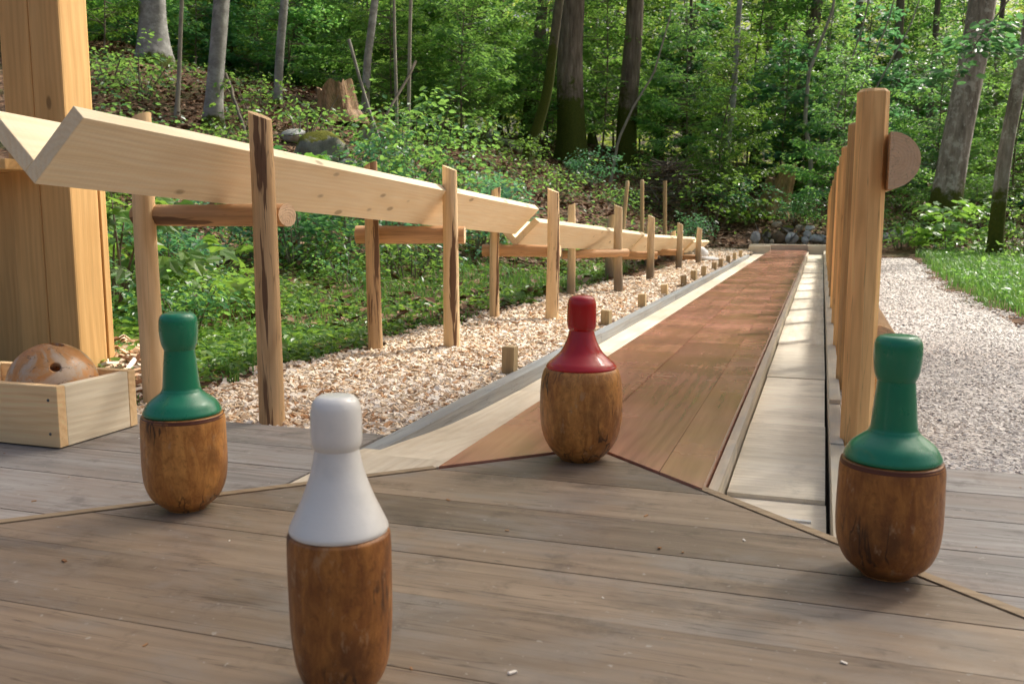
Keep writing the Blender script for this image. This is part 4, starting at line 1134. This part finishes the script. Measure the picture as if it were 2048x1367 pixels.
# ------------------------------------------------------------------ ball return chute
def chute(y0, y1, z0, z1, x=-1.80, w=.215, th=.041, label='', x1=None, left_back=0.0):
    root = empty('ball_chute', (x, y0, z0), 0, label, 'ball chute', 'plank troughs of the ball return')
    u = np.array([(x1 or x) - x, y1 - y0, z1 - z0]); L = np.linalg.norm(u); u /= L
    for sgn in (1, -1):
        v = np.array([sgn, 0, 1.0]) / math.sqrt(2); v -= u * v.dot(u); v /= np.linalg.norm(v)
        n = np.cross(u, v) * sgn
        nn = np.array([-sgn, 0, 1.0]); n = nn - u * nn.dot(u) - v * nn.dot(v); n /= np.linalg.norm(n)
        base = np.array([0, 0, 0.0])
        s0 = 0 if sgn > 0 else th
        c = base + u * L / 2 + v * (s0 + (w - s0) / 2) + n * th / 2
        mb = MB()
        board(mb, c, u, v, n, (L, w - s0, th), .003)
        mb.build('trough_plank', M['spruce'], root)
    return root
chute(1.76, 5.44, .676, .487, label='longest and highest trough of two pale planks, nearest to the deck')
chute(5.44, 9.05, .410, .262, label='second pale plank trough, tucked under the long one')
chute(8.95, 13.0, .250, .130, label='third pale plank trough farther down the chute')
chute(12.75, 14.6, .098, .052, label='short last trough at the low end of the chute')
# supports: two poles and a crossbar each
def support(i, front, back, zb, rb, mats, label, ftop, btop, fr, brr, bar_x):
    root = empty('chute_support', ((front[0] + back[0]) / 2, (front[1] + back[1]) / 2, -.03), 0, label, 'post frame', 'post frames carrying the ball chute')
    inv = Matrix.Translation(-root.location)
    for (x, y), zt, r, m, sl in ((front, ftop, fr, mats[0], .014), (back, btop, brr, mats[1], -.014)):
        mb = MB()
        log(mb, (x, y, -.15), (x + RNG.normal(0, .008), y + RNG.normal(0, .008), zt), r * 1.08, r * .94, 18, .05, sl, g0=-.12, bow=RNG.normal(0, .006))
        o = mb.build('post', M[m]); o.parent = root; o.matrix_parent_inverse = inv
    mb = MB()
    yb = (front[1] + back[1]) / 2 + (.0 if i else .0)
    log(mb, (bar_x[0], back[1] + .062, zb), (bar_x[1], front[1] + .062, zb), rb, rb * .96, 16, .05, .0, endmat=1)
    o = mb.build('crossbar', [M['bar'], M['endgrain']]); o.parent = root; o.matrix_parent_inverse = inv
support(0, (-1.545, 2.335), (-2.115, 2.52), .603, .036, ('barklog', 'log'), 'first support nearest the deck, front post streaked with brown bark', .885, .92, .036, .036, (-2.2, -1.505))
support(1, (-1.635, 3.99), (-1.965, 3.86), .512, .042, ('log', 'barklog'), 'second support from the deck with a dark scar on its front post', .82, .835, .036, .032, (-2.09, -1.59))
support(2, (-1.555, 5.40), (-1.90, 5.34), .388, .037, ('log', 'log'), 'third support at the first joint of the chute', .752, .762, .037, .03, (-2.0, -1.515))
support(3, (-1.575, 7.52), (-1.845, 6.95), .30, .035, ('greylog', 'greylog'), 'fourth support with grey damp post foot', .68, .685, .036, .032, (-1.95, -1.53))
support(4, (-1.585, 9.03), (-1.955, 8.9), .215, .04, ('greylog', 'greylog'), 'fifth support at the second joint, grey in its lower half', .597, .61, .037, .04, (-2.05, -1.53))
support(5, (-1.592, 10.92), (-1.92, 10.8), .175, .038, ('greylog', 'greylog'), 'sixth support, greyest post frame near the low end', .512, .5, .036, .034, (-2.05, -1.54))
support(6, (-1.558, 12.57), (-1.90, 12.5), .05, .034, ('greylog', 'greylog'), 'last support at the low end of the chute', .44, .40, .036, .034, (-2.0, -1.53))
for i, (px, d, zt, lean, lab) in enumerate(((1234, 11.2, 1.02, .11, 'thin pointed pole leaning right, leftmost of three behind the chute'), (1285, 11.6, 1.05, -.03, 'thin round topped pole in the middle of three behind the chute'), (1330, 12.3, 1.06, -.03, 'thin square topped pole, rightmost of three behind the chute'))):
    x, y = along(px, d)
    mb = MB()
    log(mb, (0, 0, -.3), (lean, 0, zt), .028, .025, 10, .05, 0, chamfer=.012 if i < 2 else 0)
    tag(mb.build('thin_pole', M['stake'], None, (x, y, 0)), lab, 'pole', 'thin poles behind the chute')

# ------------------------------------------------------------------ fence on the right
fence = empty('fence', (.11, 2.6, 0), 0, 'wooden fence of octagonal posts with split log rails along the lane', 'fence')
finv = Matrix.Translation((-.11, -2.6, 0))
fy = 2.62
for i in range(15):
    mb = MB()
    zt = (.925, .925, .91, .925, .92, .92, .885, .93, .89, .93, .91, .9, .92, .9, .92)[i]
    log(mb, (.112, fy, -.2), (.112 + RNG.normal(0, .002), fy, zt), .041, .040, 8, .02, 0, chamfer=.008, smooth=False, segs=6)
    o = mb.build('post', M['fence']); o.parent = fence; o.matrix_parent_inverse = finv
    fy += .90 + RNG.uniform(-.02, .04)
for z, r, y0, y1 in ((.738, .072, 2.52, 9.0), (.738, .07, 9.01, 15.6)):
    mb = MB()
    log(mb, (.153, y0, z), (.153, y1, z), r, r * .97, 20, .02, 0, half=(1, 0, 0), segs=24, endmat=1)
    o = mb.build('rail', [M['halflog'], M['endgrain']]); o.parent = fence; o.matrix_parent_inverse = finv
for z, r, y0, y1 in ((.252, .058, 2.63, 9.0), (.252, .058, 9.01, 15.6)):
    mb = MB()
    log(mb, (.153, y0, z), (.153, y1, z), r, r * .97, 20, .02, 0, half=(1, 0, .25), segs=24, endmat=1)
    o = mb.build('rail', [M['halflog'], M['endgrain']]); o.parent = fence; o.matrix_parent_inverse = finv
mb = MB()
board(mb, (.172, 2.95, .135), (0, 1, 0), (1, 0, 0), (0, 0, 1), (.4, .04, .1), .004)
o = mb.build('brace_board', M['fence']); o.parent = fence; o.matrix_parent_inverse = finv

# ------------------------------------------------------------------ skittles
def paint(name, col, rough=.33, worn=None):
    t = NT(name)
    co = t.n('TexCoord').outputs[3]
    c = t.mix(t.math('MULTIPLY', t.step(t.noise(co, 11.0, 5.0, .6), .45, .75), .35), col, tuple(k * .62 for k in col))
    c = t.mix(t.math('MULTIPLY', t.step(t.noise(t.vec('MULTIPLY', co, (1, 1, .4)), 60.0, 4.0, .7), .68, .72), .35), c, tuple(min(k * 1.35 + .012, .85) for k in col))
    r = t.math('ADD', rough - .06, t.math('MULTIPLY', t.noise(co, 22.0, 5.0, .7), .16))
    h = t.math('ADD', t.noise(co, 18.0, 4.0, .6), t.math('MULTIPLY', t.n('TexWave', bands_direction='Z', i_Vector=co, i_Scale=60.0, i_Distortion=.6).outputs[1], .02))
    return t.out(c, r, t.bump(h, .12, .006), .5, .35)
M['red'] = paint('red_paint', (0.52, 0.007, 0.012), .22)
M['green'] = paint('green_paint', (0.005, 0.235, 0.115), .27)
M['white'] = paint('white_paint', (0.90, 0.89, 0.85), .28)
def pin_wood(name, light, dark, spots):
    t = NT(name)
    co = t.n('TexCoord').outputs[3]
    fib = t.noise(t.vec('MULTIPLY', co, (1, 1, .3)), 48.0, 7.0, .7, .5)
    big = t.noise(t.vec('MULTIPLY', co, (1, 1, .6)), 11.0, 5.0, .65)
    c = t.mix(t.step(fib, .32, .7), dark, light)
    c = t.mix(t.math('MULTIPLY', t.step(big, .44, .68), .85), c, tuple(k * .45 for k in dark))
    mot = t.noise(co, 70.0, 5.0, .75, .6)
    c = t.mix(t.math('MULTIPLY', t.step(mot, .5, .66), .5), c, tuple(k * .6 for k in dark))
    cr = t.noise(t.vec('MULTIPLY', co, (1, 1, .22)), 34.0, 3.0, .5, .3)
    nar = t.step(t.noise(co, 8.0, 3.0), .47, .6)
    c = t.mix(t.math('MULTIPLY', t.math('MULTIPLY', t.step(t.math('ABSOLUTE', t.math('SUBTRACT', cr, .5)), .035, .012), nar), spots), c, (.02, .01, .006))
    sc = t.noise(t.vec('MULTIPLY', co, (1, 1, .5)), 42.0, 4.0, .7)
    c = t.mix(t.math('MULTIPLY', t.step(sc, .58, .70), .45), c, (.55, .36, .2))
    dent = t.noise(co, 26.0, 5.0, .7)
    r = t.math('ADD', .27, t.math('MULTIPLY', big, .3))
    return t.out(c, r, t.bump(t.math('ADD', dent, t.math('MULTIPLY', fib, .4)), .3, .006), .5)
M['pinwood'] = pin_wood('pin_wood', (0.72, 0.335, 0.085), (0.42, 0.16, 0.036), .8)
M['pinwood_dark'] = pin_wood('dark_pin_wood', (0.50, 0.205, 0.045), (0.26, 0.088, 0.02), .7)
t = NT('groove_wood'); M['groove'] = t.out((0.13, 0.035, 0.014), .35, None, .5)
def densify(prof):
    P = np.array(prof, float)
    # smooth curve through the points, keeping them
    s = np.concatenate([[0], np.cumsum(np.hypot(*np.diff(P, axis=0).T))])
    out = []
    for i in range(len(P) - 1):
        for k in np.linspace(0, 1, 5)[:-1]:
            p0, p1, p2, p3 = P[max(i - 1, 0)], P[i], P[i + 1], P[min(i + 2, len(P) - 1)]
            q = .5 * ((2 * p1) + (-p0 + p2) * k + (2 * p0 - 5 * p1 + 4 * p2 - p3) * k * k + (-p0 + 3 * p1 - 3 * p2 + p3) * k ** 3)
            out.append((max(q[0], 0), q[1]))
    out.append(tuple(P[-1]))
    return out
def skittle(x, y, rot, body, head, paintm, woodm, label, groove=None):
    root = empty('skittle', (x, y, 0), rot, label, 'skittle', 'skittles standing on the pin deck')
    lathe(MB(), densify(body), 80, wob=.008).build('body', M[woodm], root)
    mbh = lathe(MB(), densify(head), 80, wob=.003)
    mbh.build('painted_neck', M[paintm], root)
    if groove:
        lathe(MB(), groove, 80).build('groove_ring', M['groove'], root)
    return root
def sc(rows, s): return [(w * s / 2, z) for w, z in rows]
red_body = sc([(0, .0015), (270, .001), (300, .004), (390, .016), (480, .034), (545, .054), (581, .074), (606, .100), (614, .125), (612, .150), (606, .178), (590, .204), (560, .222), (535, .229), (515, .231)], .00033)
red_head = sc([(520, .2305), (527, .234), (515, .238), (480, .245), (415, .254), (325, .268), (270, .282), (230, .296), (202, .310), (187, .320), (184, .3225), (186, .324), (200, .327), (215, .336), (218, .356), (212, .384), (198, .397), (165, .405), (100, .409), (0, .410)], .00033)
skittle(-.548, 2.175, .4, red_body, red_head, 'red', 'pinwood', 'red necked skittle with wide cracked wooden belly at the deck corner')
g_body = sc([(0, .0015), (92, .001), (100, .004), (142, .0165), (177, .031), (203, .056), (213, .088), (214, .125), (212, .160), (211, .182), (207, .193), (200, .199), (188, .2005)], .000784)
g_head = sc([(192, .2015), (196, .206), (188, .2135), (166, .2265), (112, .243), (99, .250), (93, .258), (84, .298), (76, .330), (76.5, .333), (79, .335), (89, .346), (95.5, .366), (96, .384), (92, .397), (80, .404), (60, .4075), (0, .408)], .000784)
g_groove = sc([(207.5, .1915), (209, .193), (206, .1945), (205, .196), (206.5, .1975), (203, .199)], .000784)
skittle(-1.225, 1.535, 1.2, g_body, g_head, 'green', 'pinwood', 'green necked skittle beside the box, paler wooden belly', g_groove)
skittle(.127, 1.612, 2.9, g_body, g_head, 'green', 'pinwood_dark', 'green necked skittle with deeply cracked belly in front of the fence', g_groove)
w_body = sc([(0, .0015), (110, .001), (120, .004), (160, .015), (186, .032), (202, .056), (212, .093), (215, .14), (216, .182), (214, .204), (210, .209), (200, .2115)], .000597)
w_head = sc([(203, .212), (206, .216), (198, .2225), (180, .234), (148, .255), (120, .278), (106, .293), (97, .306), (92, .3145), (92, .316), (97, .3185), (104, .326), (106, .343), (104, .363), (97, .373), (84, .379), (62, .3825), (0, .3835)], .000597)
skittle(-.557, .982, .2, w_body, w_head, 'white', 'pinwood_dark', 'white necked skittle with dark brown body, nearest and cut by the frame')

# ------------------------------------------------------------------ box and ball
box = empty('ball_box', (-2.1, 1.99, -.004), 0, 'open box of light boards on the deck holding the wooden ball', 'box')
binv = Matrix.Translation((2.1, -1.99, .004))
x0, x1, y0, y1, hb, th = -2.36, -1.862, 1.846, 2.135, .162, .028
def box_side(c, u, v, w, dims):
    mb = MB(); board(mb, c, u, v, w, dims, .002)
    o = mb.build('side_panel', M['box']); o.parent = box; o.matrix_parent_inverse = binv
    return o
front = box_side(((x0 + x1) / 2, y0 + th / 2, hb / 2), (1, 0, 0), (0, 1, 0), (0, 0, 1), (x1 - x0, th, hb))
back = box_side(((x0 + x1) / 2, y1 - th / 2, hb / 2), (1, 0, 0), (0, 1, 0), (0, 0, 1), (x1 - x0, th, hb))
M['box_lit'] = wood('lit_box_pine', (0.93, 0.82, 0.62), (0.76, 0.61, 0.41), 16, 0.5, 0.2, knots=0.2, spec=0.2)  # paler copy of the box pine, painting the light on the side panels
for xx in (x1 - th / 2 - .001, x0 + th / 2 + .001):
    o = box_side((xx, (y0 + y1) / 2, hb / 2 - .001), (0, 1, 0), (1, 0, 0), (0, 0, 1), (y1 - y0 - 2 * th - .002, th, hb - .001))
    o.data.materials[0] = M['box_lit']
mb = MB(); board(mb, ((x0 + x1) / 2, (y0 + y1) / 2, .006), (1, 0, 0), (0, 1, 0), (0, 0, 1), (x1 - x0 - 2 * th - .002, y1 - y0 - 2 * th - .002, .01), .001)
o = mb.build('base_panel', M['box']); o.parent = box; o.matrix_parent_inverse = binv
t = NT('dark_steel'); M['steel'] = t.out((.12, .12, .12), .45)
for zz in (.035, .125):
    mb = lathe(MB(), [(0, .0012), (.0035, .0012), (.004, 0), (.004, -.004)], 12)
    o = mb.build('screw', M['steel'], front); 
    o.matrix_local = Matrix.Translation((-1.892, y0 - .0005, zz)) @ Matrix.Rotation(R(90), 4, 'X')

t = NT('worn_ball_wood')
co = t.n('TexCoord').outputs[3]
a = t.noise(co, 9.0, 6.0, .65, .8); b_ = t.noise(t.vec('MULTIPLY', co, (1.2, .6, 1)), 16.0, 6.0, .7, .4)
c = t.ramp(a, [(.3, (.52, .18, .035)), (.48, (.62, .29, .09)), (.56, (.56, .40, .27)), (.75, (.66, .55, .45))])
c = t.mix(t.math('MULTIPLY', t.step(b_, .5, .7), .6), c, (.52, .39, .29))
vk = t.noise(co, 14.0, 3.0, .5, 1.2)
c = t.mix(t.math('MULTIPLY', t.step(t.math('ABSOLUTE', t.math('SUBTRACT', vk, .5)), .010, .0), .7), c, (.1, .06, .04))
M['ball'] = t.out(c, t.math('ADD', .3, t.math('MULTIPLY', b_, .25)), t.bump(b_, .15, .004), .5)
rb = .120
bm = bmesh.new(); bmesh.ops.create_uvsphere(bm, u_segments=96, v_segments=48, radius=rb)
me = bpy.data.meshes.new('bowling_ball'); bm.to_mesh(me); bm.free()
ball = bpy.data.objects.new('bowling_ball', me); COL.objects.link(ball)
bpos = Vector((-2.018, 1.99, .011 + rb))
def cutter(direction, r, depth, slot=0.0):
    bm = bmesh.new()
    d = Vector(direction).normalized()
    bmesh.ops.create_cone(bm, cap_ends=True, segments=40, radius1=r, radius2=r, depth=depth)
    for v in bm.verts:
        if slot: v.co.x += slot if v.co.x > 0 else -slot
    q = Vector((0, 0, 1)).rotation_difference(d)
    bmesh.ops.transform(bm, matrix=Matrix.Translation(d * rb) @ q.to_matrix().to_4x4(), verts=bm.verts)
    m = bpy.data.meshes.new('c'); bm.to_mesh(m); bm.free()
    o = bpy.data.objects.new('c', m); COL.objects.link(o)
    return o
cuts = [cutter((.60, -.50, .52), .0135, .09), cutter((.09, .02, 1), .016, .07, .014)]
for cobj in cuts:
    md = ball.modifiers.new('b', 'BOOLEAN'); md.operation = 'DIFFERENCE'; md.object = cobj; md.solver = 'EXACT'
bpy.context.view_layer.update()
dg = bpy.context.evaluated_depsgraph_get()
nm = bpy.data.meshes.new_from_object(ball.evaluated_get(dg))
ball.modifiers.clear()
ball.data = nm; nm.name = 'bowling_ball'
for cobj in cuts: bpy.data.objects.remove(cobj)
nm.materials.clear(); nm.materials.append(M['ball'])
for p in nm.polygons: p.use_smooth = (p.center.length > rb * .985)
ball.location = bpos
ball.rotation_euler = (0, 0, 0)
tag(ball, 'worn wooden ball with a finger hole and grip slot in the box', 'ball')

# ------------------------------------------------------------------ shelter
sh = empty('shelter', (-2.85, 2.9, 0), 0, 'open timber shelter with thick larch post and low board wall at the deck edge', 'shelter')
sinv = Matrix.Translation((2.85, -2.9, 0))
def spart(name, mb, m, parent=sh):
    o = mb.build(name, m); o.parent = parent
    if parent == sh: o.matrix_parent_inverse = sinv
    return o
mb = MB()
board(mb, (-2.795, 2.90, 1.25), (0, 0, 1), (1, 0, 0), (0, 1, 0), (2.85, .146, .145), .009)
board(mb, (-2.946, 2.905, 1.25), (0, 0, 1), (1, 0, 0), (0, 1, 0), (2.85, .144, .145), .009)
post = spart('corner_post', mb, M['column'])
mb = MB()
board(mb, (-2.80, 2.995, .30), (0, 0, 1), (1, 0, 0), (0, 1, 0), (.88, .16, .03), .003)
spart('cover_strip', mb, M['column'])
mb = MB()
for i in range(6):
    board(mb, (-3.115 - i * .178, 2.87, .34), (0, 0, 1), (1, 0, 0), (0, 1, 0), (.86, .172, .04), .004)
spart('wall_panel', mb, M['column'])
mb = MB()
board(mb, (-3.45, 2.79, .79), (1, 0, 0), (0, 1, 0), (0, 0, 1), (1.2, .26, .04), .006)
spart('ledge', mb, M['column'])
mb = MB()
board(mb, (-2.85, .6, 2.76), (0, 1, 0), (1, 0, 0), (0, 0, 1), (4.9, .16, .18), .005)
board(mb, (1.75, .6, 2.76), (0, 1, 0), (1, 0, 0), (0, 0, 1), (4.9, .16, .18), .005)
spart('roof_beam', mb, M['column'])
mb = MB()
board(mb, (1.75, 2.90, 1.25), (0, 0, 1), (1, 0, 0), (0, 1, 0), (2.85, .16, .16), .005)
spart('corner_post', mb, M['column'])
# ------------------------------------------------------------------ light
SUN_EL, SUN_AZ = R(48), R(36)        # azimuth measured from the lane direction (+Y) towards +X
world = bpy.data.worlds.new('World'); scene.world = world; world.use_nodes = True
wt = world.node_tree; wt.nodes.clear()
sky = wt.nodes.new('ShaderNodeTexSky'); sky.sky_type = 'NISHITA'; sky.sun_disc = False
sky.sun_elevation = SUN_EL; sky.sun_rotation = SUN_AZ
sky.air_density = 1.2; sky.dust_density = 10.0; sky.ozone_density = 1.5
bg = wt.nodes.new('ShaderNodeBackground'); bg.inputs[1].default_value = 0.15
wo = wt.nodes.new('ShaderNodeOutputWorld')
wt.links.new(sky.outputs[0], bg.inputs[0]); wt.links.new(bg.outputs[0], wo.inputs[0])
sd = bpy.data.lights.new('sun', 'SUN'); sd.energy = 5.0; sd.angle = R(6); sd.color = (1.0, .95, .87)
sun = bpy.data.objects.new('sun', sd); COL.objects.link(sun)
sv = Vector((math.sin(SUN_AZ) * math.cos(SUN_EL), math.cos(SUN_AZ) * math.cos(SUN_EL), math.sin(SUN_EL)))
sun.rotation_euler = sv.to_track_quat('Z', 'Y').to_euler()
sun.location = sv * 30

scene.view_settings.view_transform = 'Standard'
scene.view_settings.look = 'None'
scene.view_settings.exposure = 0
scene.cycles.use_denoising = True
scene.cycles.max_bounces = 8
scene.cycles.transmission_bounces = 6
scene.cycles.sample_clamp_indirect = 6
